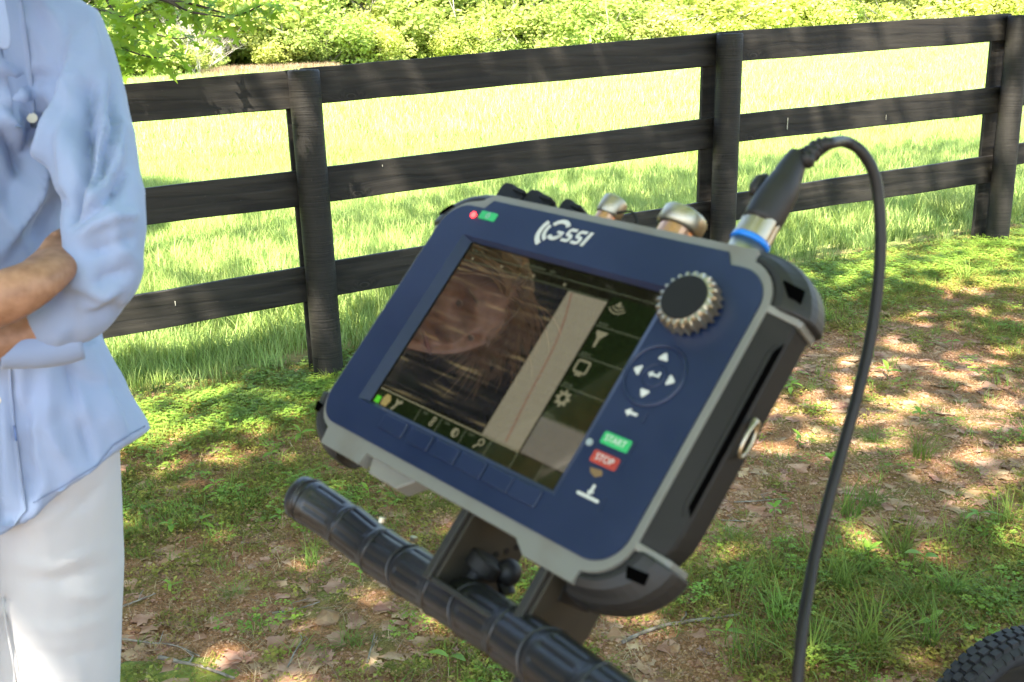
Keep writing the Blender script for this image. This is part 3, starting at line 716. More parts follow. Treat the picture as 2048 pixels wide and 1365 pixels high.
# the low branch hanging into the picture, leaf by leaf
def pix_branch(pts, r0, r1, seg=16):
    pp = spline([P(*q) for q in pts], seg); return tube([Vector(p) - OL for p in pp], list(np.linspace(r0, r1, seg)), 6), pp
main, pm = pix_branch([(-900, -420, 3.9), (-250, -330, 3.8), (60, -150, 3.7), (190, -40, 3.6), (330, 0, 3.6), (372, 22, 3.6), (450, 35, 3.55)], .02, .0025, 26)
br = [main]; tips = [pm[14:]]
for pts in ([(60, -150, 3.7), (130, 10, 3.6), (215, 82, 3.5), (260, 103, 3.5), (310, 116, 3.5), (355, 110, 3.5)],
            [(330, 0, 3.6), (400, 12, 3.6), (470, 32, 3.65), (520, 12, 3.65), (560, 2, 3.7)],
            [(190, -40, 3.6), (240, 40, 3.75), (290, 62, 3.75), (355, 78, 3.8), (400, 66, 3.8)],
            [(130, 10, 3.6), (200, 20, 3.4), (250, 35, 3.4), (300, 20, 3.4)],
            [(215, 82, 3.5), (225, 110, 3.5), (240, 130, 3.5)],
            [(60, -150, 3.7), (170, -60, 3.9), (280, -50, 3.9), (420, -60, 3.9), (520, -30, 3.9)]):
    b1, p1 = pix_branch(pts, .006, .0015, 14); br.append(b1); tips.append(p1[3:])
V_, F_ = joinVF(br); bro = link('branch', mesh_data('branch', V_, F_, M_bark, True), oak)
lf = 0
for pp in tips:
    for k in range(len(pp)):
        for rep in range(3):
            if lf >= 290: break
            p = Vector(pp[k]) - OL; 
            d = Vector((random.gauss(.3, .8), random.gauss(0, .8), random.gauss(-.35, .5))).normalized()
            nrm = (Vector((random.gauss(0, .5), random.gauss(-.5, .5), 1))).normalized(); s = d.cross(nrm).normalized(); nrm = s.cross(d)
            o = link('leaf', oakleaf, bro); sc = random.uniform(.6, 1.15)
            mt = Matrix((d, -s, nrm)).transposed().to_4x4(); mt = Matrix.Translation(p + d * .01 + rv(.012)) @ mt @ Matrix.Scale(sc, 4); o.matrix_local = mt; lf += 1

# ------------------------------------------------------------------ survey control unit
RM = Matrix(((0.6686, 0.5342, -0.5173), (-0.7418, 0.4313, -0.5135), (-0.0512, 0.7270, 0.6847)))
DO = Vector((-0.0038, 0.7168, -0.2212 + CAMZ))
DM = Matrix.Translation(DO) @ RM.to_4x4()
unit = empty('survey_control_unit'); unit.matrix_world = DM
tag(unit, 'blue and grey rugged survey control unit with dark screen tilted on the cart handle', 'control unit')
DMi = DM.inverted()
def toD(p): return DMi @ Vector(p)
M_blue = mat('blue_faceplate', (.0056, .0138, .042), .40, (.007, .0165, .049), scale=14, roughvar=.14, spec=.45, bump=.05, bscale=900, bdist=.0003)
M_grey = mat('grey_bezel_paint', (.150, .155, .138), .42, (.125, .115, .092), scale=26, contrast=(.52, .80), spec=.4, bump=.1, bscale=700, bdist=.0003)
M_dgrey = mat('grey_latch', (.15, .15, .13), .5, (.18, .18, .155), scale=20, spec=.4)
M_case = mat('dark_case', (.0095, .0092, .0080), .6, (.0135, .013, .0115), scale=14, spec=.22, bump=.12, bscale=800, bdist=.0004)
M_rub = mat('black_rubber', (.009, .009, .0088), .55, (.014, .014, .0135), scale=18, spec=.4, bump=.12, bscale=500, bdist=.0005)
M_recess_shade = mat('recess_shade', (.0012, .0012, .0012), 1.0, spec=0)  # near-black colour standing in for shade inside slots and groove
M_black = mat('black_plastic', (.008, .008, .0075), .6, spec=.25)
M_brass = mat('nickel_plate', (.36, .32, .24), .42, (.44, .40, .31), scale=40, metal=1)
M_copper = mat('copper_thread', (.6, .33, .2), .35, metal=1)
M_steel = mat('brushed_steel', (.42, .38, .28), .38, (.50, .46, .36), scale=60, metal=1)
M_bring = mat('blue_ring', (.0, .18, .62), .35, spec=.5)
M_white = mat('white_print', (.46, .48, .44), .5, spec=.3)
M_wdim = mat('faded_print', (.25, .30, .30), .5, spec=.3)
M_green = mat('green_key', (.008, .20, .06), .4, (.012, .25, .08), scale=60, emit=(.01, .4, .12), estr=.08)
M_red = mat('red_key', (.20, .026, .018), .4, (.25, .034, .022), scale=60, emit=(.4, .03, .02), estr=.05)
M_led = mat('red_led', (.6, .02, .02), .3, emit=(1, .03, .03), estr=2.0)
M_amber = mat('amber_print', (.16, .10, .04), .5)
def P_(o, outline, z0, z1, name, m, bevel=0, seg=2, smooth=False):
    return bm_obj(name, prism_bm(outline, z0, z1, sc=.001), m, o, bevel=bevel * .001, seg=seg, smooth=smooth)
def rrect(x0, y0, x1, y1, r, n=6):
    return arc(x1 - r, y1 - r, r, 0, 90, n) + arc(x0 + r, y1 - r, r, 90, 180, n) + arc(x0 + r, y0 + r, r, 180, 270, n) + arc(x1 - r, y0 + r, r, 270, 360, n)
# housing
hb = bmesh.new(); rings = []
for z, xo, y0, y1, rr in ((-7.5, 175, -108, 114, 28), (-2.2, 182.5, -113, 120, 31), (-12, 198.5, -113, 123, 42), (-15, 200, -112, 123, 43), (-34, 201, -106, 122, 43), (-54, 181, -96, 110, 30), (-58, 176, -92, 106, 26)):
    o = rrect(27 - xo, y0, xo, y1, rr, 8); rings.append([hb.verts.new((x * .001, y * .001, z * .001)) for x, y in o])
for a, b in zip(rings, rings[1:]):
    for i in range(len(a)): hb.faces.new((a[i], a[(i + 1) % len(a)], b[(i + 1) % len(a)], b[i]))
hb.faces.new(rings[0]); hb.faces.new(rings[-1][::-1])
housing = bm_obj('housing', hb, M_case, unit, bevel=.0012)
# grey bezel with its notches and feet
bz = ([(-112, 127)] + [(154, 127), (156, 119)] + arc(149.5, 86, 33, 78, 0, 8) + [(182.5, -82)] + arc(149.5, -84, 33, 0, -80, 8) + [(154, -126), (110, -126), (98, -118), (-74, -118), (-76, -128), (-130, -128), (-133, -114)]
      + arc(-126, -84, 31, 255, 180, 8) + arc(-126, 86, 31, 180, 108, 8) + [(-122, 119)])
def plate_hole(outline, hole, z0, z1, name, m, bevel):
    bm = bmesh.new(); R_ = []
    for z in (z1, z0):
        vo = [bm.verts.new((x * .001, y * .001, z * .001)) for x, y in outline]; vh = [bm.verts.new((x * .001, y * .001, z * .001)) for x, y in hole]
        ee = [bm.edges.new((q[i], q[(i + 1) % len(q)])) for q in (vo, vh) for i in range(len(q))]
        bmesh.ops.triangle_fill(bm, use_beauty=True, use_dissolve=False, edges=ee); R_.append((vo, vh))
    for q in (0, 1):
        a, b = R_[0][q], R_[1][q]
        for i in range(len(a)): bm.faces.new((a[i], a[(i + 1) % len(a)], b[(i + 1) % len(a)], b[i]))
    return bm_obj(name, bm, m, unit, bevel=bevel, seg=3)
plate_hole(bz, [(-120, -84), (113, -84), (113, 85), (-120, 85)], -12, -0.3, 'bezel', M_grey, .0012)
P_(unit, [(-72, -116), (-66, -130), (-30, -130), (-14, -116.5)], -22, -5, 'latch', M_dgrey, 1.5)
# ribs that run back between side panel and corner guards
for sx in (1, -1):
    for yy in (88, -87):
        xo = 182.5 if sx > 0 else -155.5
        rb = prism_bm([(-4, -30 * 0), (-4, -36), (-14, -71), (-17, -71), (-17, -4), (0, -4), (0.0, -34), (-10, -72), (-8, -72), (1.5, -34), (1.5, -4)][0:1] + [], 0, 1) if False else bmesh.new()
        prof = [(-4, -1.0), (0, -.8), (17.5, -11.2), (20.0, -14.5), (20.6, -35.5), (14, -42), (7, -35), (7, -15)]
        a = [rb.verts.new(((xo + sx * px) * .001, (yy + 2.6) * .001, pz * .001)) for px, pz in prof]; b = [rb.verts.new(((xo + sx * px) * .001, (yy - 2.6) * .001, pz * .001)) for px, pz in prof]
        rb.faces.new(a); rb.faces.new(b[::-1])
        for i in range(8): rb.faces.new((a[i], a[(i + 1) % 8], b[(i + 1) % 8], b[i]))
        bm_obj('rib', rb, M_grey, unit, bevel=.0008)
# rubber corner guards
def guard(fx, fy):
    inner = arc(149.5, 86, 33.6, 84, 4, 10); n_o = 12
    bm = bmesh.new(); rings = []
    for z, rx, ry, si in ((-2.5, 40, 39, 1), (-5, 48, 43, 1), (-10, 54, 46.5, 1), (-13, 57, 49.5, 1), (-19, 59, 51.5, .9), (-30, 60, 52, .8), (-37, 57, 50, .8), (-50, 42, 39, .7)):
        ring = []
        for (x, y) in inner: ring.append((149 + (x - 149) * si, 84 + (y - 84) * si if y * si > 0 else y))
        a0 = math.degrees(math.asin(min(1, 6.8 / ry))); 
        for k in range(n_o + 1):
            a = R(a0 + (96 - a0) * k / n_o); ring.append((150 + rx * math.cos(a), 84 + ry * math.sin(a)))
        rings.append([bm.verts.new(((x if fx > 0 else 27 - x) * .001, (y if fy > 0 else -y + 1.5) * .001, z * .001)) for x, y in ring])
    n = len(rings[0])
    for a, b in zip(rings, rings[1:]):
        for i in range(n): bm.faces.new((a[i], a[(i + 1) % n], b[(i + 1) % n], b[i]))
    bm.faces.new(rings[0]); bm.faces.new(rings[-1][::-1])
    o = bm_obj('corner_guard', bm, M_rub, unit, bevel=.0018, seg=3)
    return o
GU = {(fx, fy): guard(fx, fy) for fx in (1, -1) for fy in (1, -1)}
from mathutils.bvhtree import BVHTree
for fy, px in ((1, [(1566, 565), (1609, 587), (1602, 610), (1577, 596)]), (-1, [(1256, 1132), (1299, 1149), (1290, 1171), (1254, 1156)])):
    gm = GU[(1, fy)].data; bv = BVHTree.FromPolygons([v_.co[:] for v_ in gm.vertices], [p.vertices[:] for p in gm.polygons]); q = []
    for (u_, v_) in px:
        d = (DMi.to_3x3() @ Vector(ray(u_, v_))).normalized(); h = bv.ray_cast(DMi @ Vector(CAM), d); q.append(h[0] + h[1] * .0002)
    nn = (q[1] - q[0]).cross(q[2] - q[1]).normalized(); nn = nn if nn.z > 0 else -nn
    for fx in (1, -1):
        V_ = [p + nn * .0022 for p in q] + [p - nn * .004 for p in q]
        if fx < 0: V_ = [Vector((.027 - p.x, p.y, p.z)) for p in V_]
        bm = bmesh.new(); vs = [bm.verts.new(p) for p in V_]; bm.faces.new(vs[:4]); bm.faces.new(vs[4:][::-1])
        for i in range(4): bm.faces.new((vs[i], vs[(i + 1) % 4], vs[4 + (i + 1) % 4], vs[4 + i]))
        bm_obj('lashing_slot_shade', bm, M_recess_shade, GU[(fx, fy)])  # solid black block painting the slot's inner shade
# side panel: groove and lashing ring
def side_strip(name, ya, yb, a0, a1, lift, m, par=None):
    # strip on the sloping side panel between distances a0..a1 (mm from the bezel edge) and heights ya..yb
    sx, sz = 16. / 18.8, -9.8 / 18.8; nx_, nz_ = 9.8 / 18.8, 16. / 18.8; bm = bmesh.new()
    q = [(ya + 6, a0), (yb - 9, a0), (yb, a1), (ya, a1)]
    lo = [bm.verts.new(((182.5 + sx * a + nx_ * (lift - 1.5)) * .001, y * .001, (-2.2 + sz * a + nz_ * (lift - 1.5)) * .001)) for y, a in q]; hi = [bm.verts.new(((182.5 + sx * a + nx_ * lift) * .001, y * .001, (-2.2 + sz * a + nz_ * lift) * .001)) for y, a in q]
    bm.faces.new(hi); bm.faces.new(lo[::-1])
    for i in range(4): bm.faces.new((lo[i], lo[(i + 1) % 4], hi[(i + 1) % 4], hi[i]))
    return bm_obj(name, bm, m, par or unit, bevel=.0005)
side_strip('groove_lip', -58, 70, 12.5, 15.5, .8, M_case)
side_strip('groove_shade', -56, 72, 15.2, 19.6, .7, M_recess_shade)  # black strip painting the shade of the groove
cxr, cyr, czr = .2030, .006, -.020
pts = [(cxr + .0015 + .002 * math.sin(a), cyr + .0125 * math.cos(a), czr + .0080 * math.sin(a)) for a in np.linspace(0, 6.283, 25)]
V_, F_ = tube(pts[:-1] + [pts[0]], .0013, 8, closed_caps=False); link('lashing_ring', mesh_data('lashing_ring', V_, F_, M_steel, True), unit)
bm_obj('ring_lug', box_bm((.2015, .0175, -.023), (.004, .007, .009)), M_steel, unit, bevel=.0015)
# blue faceplate with a recessed screen window
fo = ([(-107, 120), (135, 120), (141, 111)] + arc(152, 86, 25, 88, 0, 8) + arc(152, -84, 25, 0, -88, 8) + [(-129, -109)] + arc(-129, -84, 25, 268, 180, 8) + arc(-129, 86, 25, 180, 92, 8) + [(-113, 111)])
hole = [(-118, -82), (110, -82), (110, 83), (-118, 83)]
lcd = [(-108, -79), (103.5, -79), (103.5, 80), (-108, 80)]
bm = bmesh.new(); vo = [bm.verts.new((x * .001, y * .001, .0015)) for x, y in fo]; vh = [bm.verts.new((x * .001, y * .001, .0015)) for x, y in hole]
eo = [bm.edges.new((vo[i], vo[(i + 1) % len(vo)])) for i in range(len(vo))]; eh = [bm.edges.new((vh[i], vh[(i + 1) % 4])) for i in range(4)]
bmesh.ops.triangle_fill(bm, use_beauty=True, use_dissolve=False, edges=eo + eh)
vl = [bm.verts.new((x * .001, y * .001, -.0030)) for x, y in lcd]
for i in range(4): bm.faces.new((vh[i], vh[(i + 1) % 4], vl[(i + 1) % 4], vl[i]))
vb = [bm.verts.new((x * .001, y * .001, -.001)) for x, y in fo]
for i in range(len(vo)): bm.faces.new((vo[i], vo[(i + 1) % len(vo)], vb[(i + 1) % len(vo)], vb[i]))
face = bm_obj('faceplate', bm, M_blue, unit)
# LCD panel and the picture on it
def glassy(m):
    p = [n for n in m.node_tree.nodes if n.type == 'BSDF_PRINCIPLED'][0]; p.inputs['Coat Weight'].default_value = 1; p.inputs['Coat IOR'].default_value = 2.15; p.inputs['Coat Roughness'].default_value = .03; return m
def scr_mat(name, col, e=.0, col2=None, scale=60, stretch=None, contrast=(.35, .65)):
    return glassy(mat(name, tuple(c * .22 for c in col), .07, tuple(c * .22 for c in col2) if col2 else None, scale=scale, stretch=stretch, spec=.9, contrast=contrast, emit=col, estr=e * .42))
scr = empty('screen'); scr.parent = unit; scr.matrix_parent_inverse = Matrix(); scr.location = (-.0015, .001, -.0042)
P_(scr, rrect(-109, -81, 108, 81, 1, 1), -2, 0, 'display_panel', scr_mat('display_black', (.010, .010, .006), .35))
def radar_mat():
    m = bpy.data.materials.new('radargram'); m.use_nodes = True; t = m.node_tree; t.nodes.clear(); L = t.links.new
    out = nd(t, 'ShaderNodeOutputMaterial'); p = nd(t, 'ShaderNodeBsdfPrincipled'); p.inputs['Roughness'].default_value = .07; p.inputs['Specular IOR Level'].default_value = .9
    tc = nd(t, 'ShaderNodeTexCoord'); mp = nd(t, 'ShaderNodeMapping'); L(tc.outputs['Object'], mp.inputs[0]); mp.inputs['Scale'].default_value = (13, 230, 1)
    n = nd(t, 'ShaderNodeTexNoise'); n.inputs['Scale'].default_value = 1; n.inputs['Detail'].default_value = 4; n.inputs['Distortion'].default_value = .35; L(mp.outputs[0], n.inputs[0])
    r = nd(t, 'ShaderNodeValToRGB'); e = r.color_ramp.elements; e[0].position = .42; e[0].color = (.001, .001, .0015, 1); e[1].position = .68; e[1].color = (.30, .25, .13, 1)
    q = e.new(.52); q.color = (.018, .017, .022, 1); q = e.new(.60); q.color = (.05, .043, .03, 1)
    L(n.outputs[0], r.inputs[0]); L(r.outputs[0], p.inputs['Emission Color']); p.inputs['Emission Strength'].default_value = .085; p.inputs['Base Color'].default_value = (.008, .008, .008, 1)
    L(p.outputs[0], out.inputs[0]); return glassy(m)
def sheet(parent, pts, z, name, m):
    me = mesh_data(name, [(x * .001, y * .001, z * .001) for x, y in pts], [tuple(range(len(pts)))], m); return link(name, me, parent)
def rect(x0, y0, x1, y1): return [(x0, y0), (x1, y0), (x1, y1), (x0, y1)]
sheet(scr, rect(-105, -64, 19, 61), .12, 'radar_image', radar_mat())
M_trace = scr_mat('trace_column', (.16, .15, .11), .5, (.115, .105, .075), scale=26, stretch=(1, 16, 1), contrast=(.4, .62))
sheet(scr, rect(20, -65.5, 59.5, 61), .12, 'trace_column', M_trace)
M_trred = scr_mat('trace_red', (.13, .035, .025), .5)
tr = [(24, 60), (27, 52), (30, 44), (32.5, 36), (35.8, 22), (37.4, 12), (38.6, 0), (39.4, -12), (40.6, -28), (41.8, -40), (43.2, -52), (44.5, -64)]
L_ = [(x - .5, y) for x, y in tr]; R_2 = [(x + .5, y) for x, y in tr]
V_ = [(x * .001, y * .001, .00022) for x, y in L_ + R_2]; n = len(tr)
link('trace_line', mesh_data('trace_line', V_, [(i, i + 1, n + i + 1, n + i) for i in range(n - 1)], M_trred), scr)
M_key = scr_mat('menu_green_black', (.008, .014, .005), .4)
M_line = scr_mat('menu_line', (.045, .055, .035), .55)
M_icon = scr_mat('menu_icon', (.15, .145, .095), .55)
for i in range(4):
    y1 = 66.5 - i * 25.6
    e = sheet(scr, rect(61.3, y1 - 24.4, 108, y1), .12, 'menu_tile', M_key)
    sheet(e, rect(61.3, y1 - 25.6, 108, y1 - 24.5), .2, 'menu_line', M_line)
    for k in range(4): sheet(e, rect(63 + k * 3.2, y1 - 23.6, 65.3 + k * 3.2, y1 - 21.8), .2, 'caption', M_line) if k < 3 else None
def ring_pts(cx_, cy_, r0, r1, a0, a1, n=12):
    a = arc(cx_, cy_, r1, a0, a1, n); b = arc(cx_, cy_, r0, a1, a0, n); return a + b
def ring_sheet(cx_, cy_, r0, r1, a0, a1, z, name, m, n=12, parent=None):
    a = arc(cx_, cy_, r1, a0, a1, n); b = arc(cx_, cy_, r0, a0, a1, n); V = [(x * .001, y * .001, z * .001) for x, y in a + b]
    return link(name, mesh_data(name, V, [(i, i + 1, n + 2 + i, n + 1 + i) for i in range(n)], m), parent or scr)
# icons: radio waves, funnel, display, gear
sheet(scr, arc(71, 62, 1.5, 0, 360, 10)[:-1], .3, 'wave_icon', M_icon)
for k, rr in enumerate((3.8, 6.6, 9.4)): ring_sheet(71.5, 64, rr, rr + 1.0, 220, 320, .3, 'wave_icon', M_icon)
sheet(scr, [(65, 38), (76, 38), (75, 36), (71.6, 32), (71.2, 25.5), (69, 24.5), (68.6, 32), (65.5, 36)][::-1], .3, 'funnel_icon', M_icon)
def frame_sheet(x0, y0, x1, y1, w_, r, z, name, m):
    a = rrect(x0, y0, x1, y1, r, 4); b = rrect(x0 + w_, y0 + w_, x1 - w_, y1 - w_, max(r - w_, .3), 4); n = len(a)
    V = [(x * .001, y * .001, z * .001) for x, y in a + b]
    return link(name, mesh_data(name, V, [(i, (i + 1) % n, n + (i + 1) % n, n + i) for i in range(n)], m), scr)
frame_sheet(64, 2.5, 77, 13.5, 1.7, 2.6, .3, 'display_icon', M_icon)
sheet(scr, rect(67.5, .6, 73.5, 2.2), .3, 'display_icon', M_icon)
ring_sheet(70, -18.5, 2.6, 5, 0, 360, .3, 'gear_icon', M_icon, 24)
for k in range(8):
    a = R(k * 45); c, s = math.cos(a), math.sin(a)
    sheet(scr, [(70 + c * x_ - s * y_, -18.5 + s * x_ + c * y_) for x_, y_ in ((4.6, -1.2), (6.8, -.9), (6.8, .9), (4.6, 1.2))], .32, 'gear_icon', M_icon)
sheet(scr, rect(61.3, -66, 108, -36.3), .12, 'grey_tile', scr_mat('grey_tile', (.085, .083, .07), .55, (.07, .068, .058), scale=300))
# lower tool row
for k, (x0, x1) in enumerate([(-105, -51), (-49.6, -25), (-23.6, 3.5), (4.9, 31.4), (32.8, 59), (60.4, 85), (86.4, 108)]):
    e = sheet(scr, rect(x0, -80.5, x1, -67.2), .12, 'tool_tile', M_key)
    sheet(e, rect(x1 + .1, -80.5, x1 + 1.2, -67.2), .2, 'tool_divider', M_line)
sheet(scr, rect(-105, -66.9, 60, -65.9), .2, 'tool_line', M_icon)
sheet(scr, rect(-104, -79, -98, -73), .3, 'battery_icon', scr_mat('battery_green', (.05, .36, .02), .6))
sheet(scr, [(-95, -79), (-88, -79), (-86, -73), (-89, -69), (-94, -69), (-96, -73)], .3, 'globe_icon', scr_mat('globe_tan', (.2, .16, .06), .6))
sheet(scr, [(-82, -79), (-79, -79), (-76, -73), (-72, -71), (-73, -69), (-77, -70), (-81, -69), (-79, -74)], .3, 'satellite_icon', M_icon)
ring_sheet(-31, -71, 1.0, 2.2, 0, 360, .3, 'curve_icon', M_icon); ring_sheet(-32, -75.2, 1.0, 2.2, 0, 360, .3, 'curve_icon', M_icon)
ring_sheet(-4.5, -73.5, 2.6, 3.8, 0, 360, .3, 'contrast_icon', M_icon, 16); sheet(scr, arc(-4.5, -73.5, 3, 90, 270, 8), .32, 'contrast_icon', M_icon)
ring_sheet(24, -71.5, 1.8, 3.1, 0, 360, .3, 'lens_icon', M_icon, 16); sheet(scr, [(21.5, -73.5), (22.6, -74.4), (19.5, -78), (18.2, -77)], .3, 'lens_icon', M_icon)
for x0 in (-46, -19.5, 8.5): 
    for k in range(3): sheet(scr, rect(x0 + k * 2, -70.5, x0 + 1.3 + k * 2, -68.7), .3, 'tool_caption', M_line)
# header row
def row(x, y, n, st=2.1, h=2.6, m=None):
    for k in range(n): 
        if random.random() < .85: sheet(scr, rect(x + k * st, y, x + k * st + st * .62, y + h * random.choice((.7, 1))), .3, 'header_character', m or M_line)
row(-103, 71.5, 8); row(-36, 71.5, 11); row(-8, 71.5, 3)
sheet(scr, rect(-105, 69.3, 108, 70.1), .2, 'header_line', M_line); sheet(scr, rect(-105, 61.6, 60, 62.5), .2, 'header_line', M_line)
for x_ in (-96, -60, -22, 12): sheet(scr, rect(x_, 64, x_ + 2.2, 66), .3, 'header_character', M_icon)
# soft keys
for k, xc in enumerate((-61, -28, 3, 32.5, 61, 88.5)):
    wd = 14.2 if k else 15.5
    o = P_(unit, rrect(xc - wd, -96, xc + wd - 1.4, -83.2, 1.6, 3), 1.2, 3.3, 'soft_key', M_blue, .9, 2)
# knob
kb = empty('knob', (.1335, .0720, .0015)); kb.parent = unit
bm = bmesh.new(); n = 22 * 8; top = []; bot = []; mid = []; sk = []
for i in range(n):
    a = 6.2832 * i / n; rr = 20.3 + 1.7 * max(-.75, math.cos(22 * a) * 1.2)
    for lst, z, s in ((bot, 2.5, 1), (mid, 13, 1), (top, 15.5, .93), (sk, 15.9, .84)):
        lst.append(bm.verts.new((rr * s * math.cos(a) * .001 if lst is not sk else 17.2 * math.cos(a) * .001, rr * s * math.sin(a) * .001 if lst is not sk else 17.2 * math.sin(a) * .001, z * .001)))
for a, b in ((bot, mid), (mid, top), (top, sk)):
    for i in range(n): bm.faces.new((a[i], a[(i + 1) % n], b[(i + 1) % n], b[i]))
bm.faces.new(bot[::-1]); bm.faces.new(sk)
bm_obj('knurled_ring', bm, M_steel, kb)
bm = cyl_bm((0, 0, .0155), (0, 0, .0172), .0168, n=48); bm_obj('cap', bm, M_black, kb, bevel=.0006)
bm = cyl_bm((0, 0, 0), (0, 0, .003), .0175, n=40); bm_obj('collar', bm, M_black, kb)
# direction pad
pad = empty('direction_pad', (.132, .019, .0015)); pad.parent = unit
V_, F_ = tube([(.0225 * math.cos(a), .0225 * math.sin(a), .0) for a in np.linspace(0, 6.2832, 41)], (.0016), 8, up=(0, 0, 1), closed_caps=False)
link('pad_rim', mesh_data('pad_rim', V_, F_, M_blue, True), pad)
V_, F_ = tube([(.0085 * math.cos(a), .0085 * math.sin(a), -.0001) for a in np.linspace(0, 6.2832, 33)], (.0007), 8, up=(0, 0, 1), closed_caps=False)
link('centre_rim', mesh_data('centre_rim', V_, F_, M_blue, True), pad)
def tri_key(ang):
    c, s = math.cos(R(ang)), math.sin(R(ang)); pts = [(17.4, 0), (16.4, 1.2), (12.4, 3.9), (11.7, 3.2), (11.7, -3.2), (12.4, -3.9), (16.4, -1.2)]
    P_(pad, [(x * c - y * s, x * s + y * c) for x, y in pts], 0, .5, 'arrow_key', M_white)
for a in (0, 90, 180, 270): tri_key(a)
P_(pad, [(-4.8, 0), (-1.8, 2.6), (-1.8, .8), (2.8, .8), (2.8, 3), (4.4, 3), (4.4, -.8), (-1.8, -.8), (-1.8, -2.6)], 0, .5, 'enter_arrow', M_white)
P_(unit, [(126, -11), (130, -8), (130, -10), (136.5, -10), (136.5, -12), (130, -12), (130, -14)][::-1], 1.6, 2.1, 'back_arrow', M_white)
def key_mark(x, y0, y1): P_(unit, rect(x, y0, x + 1.3, y1), 1.5, 2.4, 'key_edge', M_blue, .3)
for x_, y0, y1 in ((142.3, -15, -7), (145.5, -38, -28), (145.5, -52, -42), (147, -79, -69)): key_mark(x_, y0, y1)
def lettering(txt, size, loc, m, parent, shear=0, bold=.0, sx=1, name='lettering', ext=.0002):
    cu_ = bpy.data.curves.new(name, 'FONT'); cu_.body = txt; cu_.size = size; cu_.shear = shear; cu_.offset = bold; cu_.extrude = ext; cu_.align_x = 'CENTER'; cu_.align_y = 'CENTER'; cu_.materials.append(m)
    t_ = bpy.data.objects.new(name + '_src', cu_); C.objects.link(t_); dg = bpy.context.evaluated_depsgraph_get()
    me = bpy.data.meshes.new_from_object(t_.evaluated_get(dg)); me.name = name; bpy.data.objects.remove(t_)
    o = link(name, me, parent); o.location = loc; o.scale = (sx, 1, 1); return o
sk_ = P_(unit, rrect(120.5, -37.5, 144, -28.5, 1.4, 3), 1.4, 2.4, 'start_key', M_green, .5); lettering('START', .0068, (.1322, -.0330, .0026), M_white, sk_, sx=.9)
sk_ = P_(unit, rrect(120.5, -51.5, 143, -42.5, 1.4, 3), 1.4, 2.4, 'stop_key', M_red, .5); lettering('STOP', .0068, (.1317, -.0470, .0026), M_white, sk_, sx=.95)
bm_obj('indicator', cyl_bm((.1135, -.040, .001), (.1135, -.040, .0026), .0026, n=16), M_wdim, unit)
P_(unit, [(124, -55), (134, -54), (136, -57), (131, -60), (126, -58)][::-1], 1.55, 1.7, 'amber_mark', M_amber)
P_(unit, rrect(125, -74.6, 144, -72.4, .8, 2), 1.6, 2.1, 'run_key_bar', M_white)
P_(unit, [(133.5, -72.6), (132, -69), (133.6, -69), (133.6, -64.5), (135.8, -64.5), (135.8, -69), (137.4, -69)], 1.6, 2.1, 'run_key_arrow', M_white)
bm_obj('power_led', cyl_bm((-.1195, .1025, .001), (-.1195, .1025, .0028), .0026, n=16), M_led, unit)
pk = P_(unit, rrect(-112.5, 100.5, -92, 108.5, 1.5, 3), 1.4, 2.3, 'power_key', M_green, .5)
o = ring_sheet(-102, 104.5, 1.6, 2.5, 120, 420, 2.45, 'power_symbol', M_wdim, parent=pk); sheet(pk, rect(-102.5, 104.5, -101.5, 108), 2.46, 'power_symbol', M_wdim)
# maker's mark: swinging arcs before slanted letters
logo = empty('logo', (-.0015, .1045, .0016)); logo.parent = unit
def arc_slab(cx_, cy_, r0, r1, a0, a1, name='logo_arc', n=12):
    a = arc(cx_, cy_, r1, a0, a1, n); b = arc(cx_, cy_, r0, a0, a1, n); bm = bmesh.new()
    lo = [bm.verts.new(((x + .24 * y) * .001, y * .001, 0)) for x, y in a + b]; hi = [bm.verts.new(((x + .24 * y) * .001, y * .001, .0005)) for x, y in a + b]
    for i in range(n): bm.faces.new((hi[i], hi[i + 1], hi[n + 2 + i], hi[n + 1 + i]))
    for i in range(n): bm.faces.new((lo[i], lo[i + 1], hi[i + 1], hi[i])); bm.faces.new((lo[n + 1 + i], lo[n + 2 + i], hi[n + 2 + i], hi[n + 1 + i]))
    for i in (0, n): bm.faces.new((lo[i], lo[n + 1 + i], hi[n + 1 + i], hi[i]))
    bm_obj(name, bm, M_white, logo)
arc_slab(-20.5, 1, 13.4, 17.4, 155, 246); arc_slab(-20.5, 1, 8.4, 11.4, 158, 250)
arc_slab(-19.5, 1.2, 7.4, 11.0, 38, 150)
arc_slab(-18.6, -.5, 3.9, 7.2, 215, 352)
P_(logo, [(-18.1, -.5), (-17.7, 1.6), (-11.2, 1.6), (-11.6, -.9), (-12.8, -4.5), (-16, -4.5), (-14.8, -.5)], 0, .5, 'logo_bar', M_white)
def sletter(x0):
    W_, H_ = 8.2, 13; k = 2.5
    pts = [(0, 0), (6.2, 0), (8.2, 2), (8.2, 5.6), (6.4, 7.6), (2.9, 7.6), (2.9, 10.3), (8.2, 10.3), (8.2, 13), (2, 13), (0, 11), (0, 7), (1.8, 5.1), (5.3, 5.1), (5.3, 2.7), (0, 2.7)]
    P_(logo, [(x0 + x + .28 * y, y - 6.5) for x, y in pts], 0, .5, 'letter_s', M_white, .5)
sletter(-10.6); sletter(-.2)
P_(logo, [(10.6, -6.5), (13.6, -6.5), (13.6 + .28 * 13, 6.5), (10.6 + .28 * 13, 6.5)], 0, .5, 'letter_i', M_white)
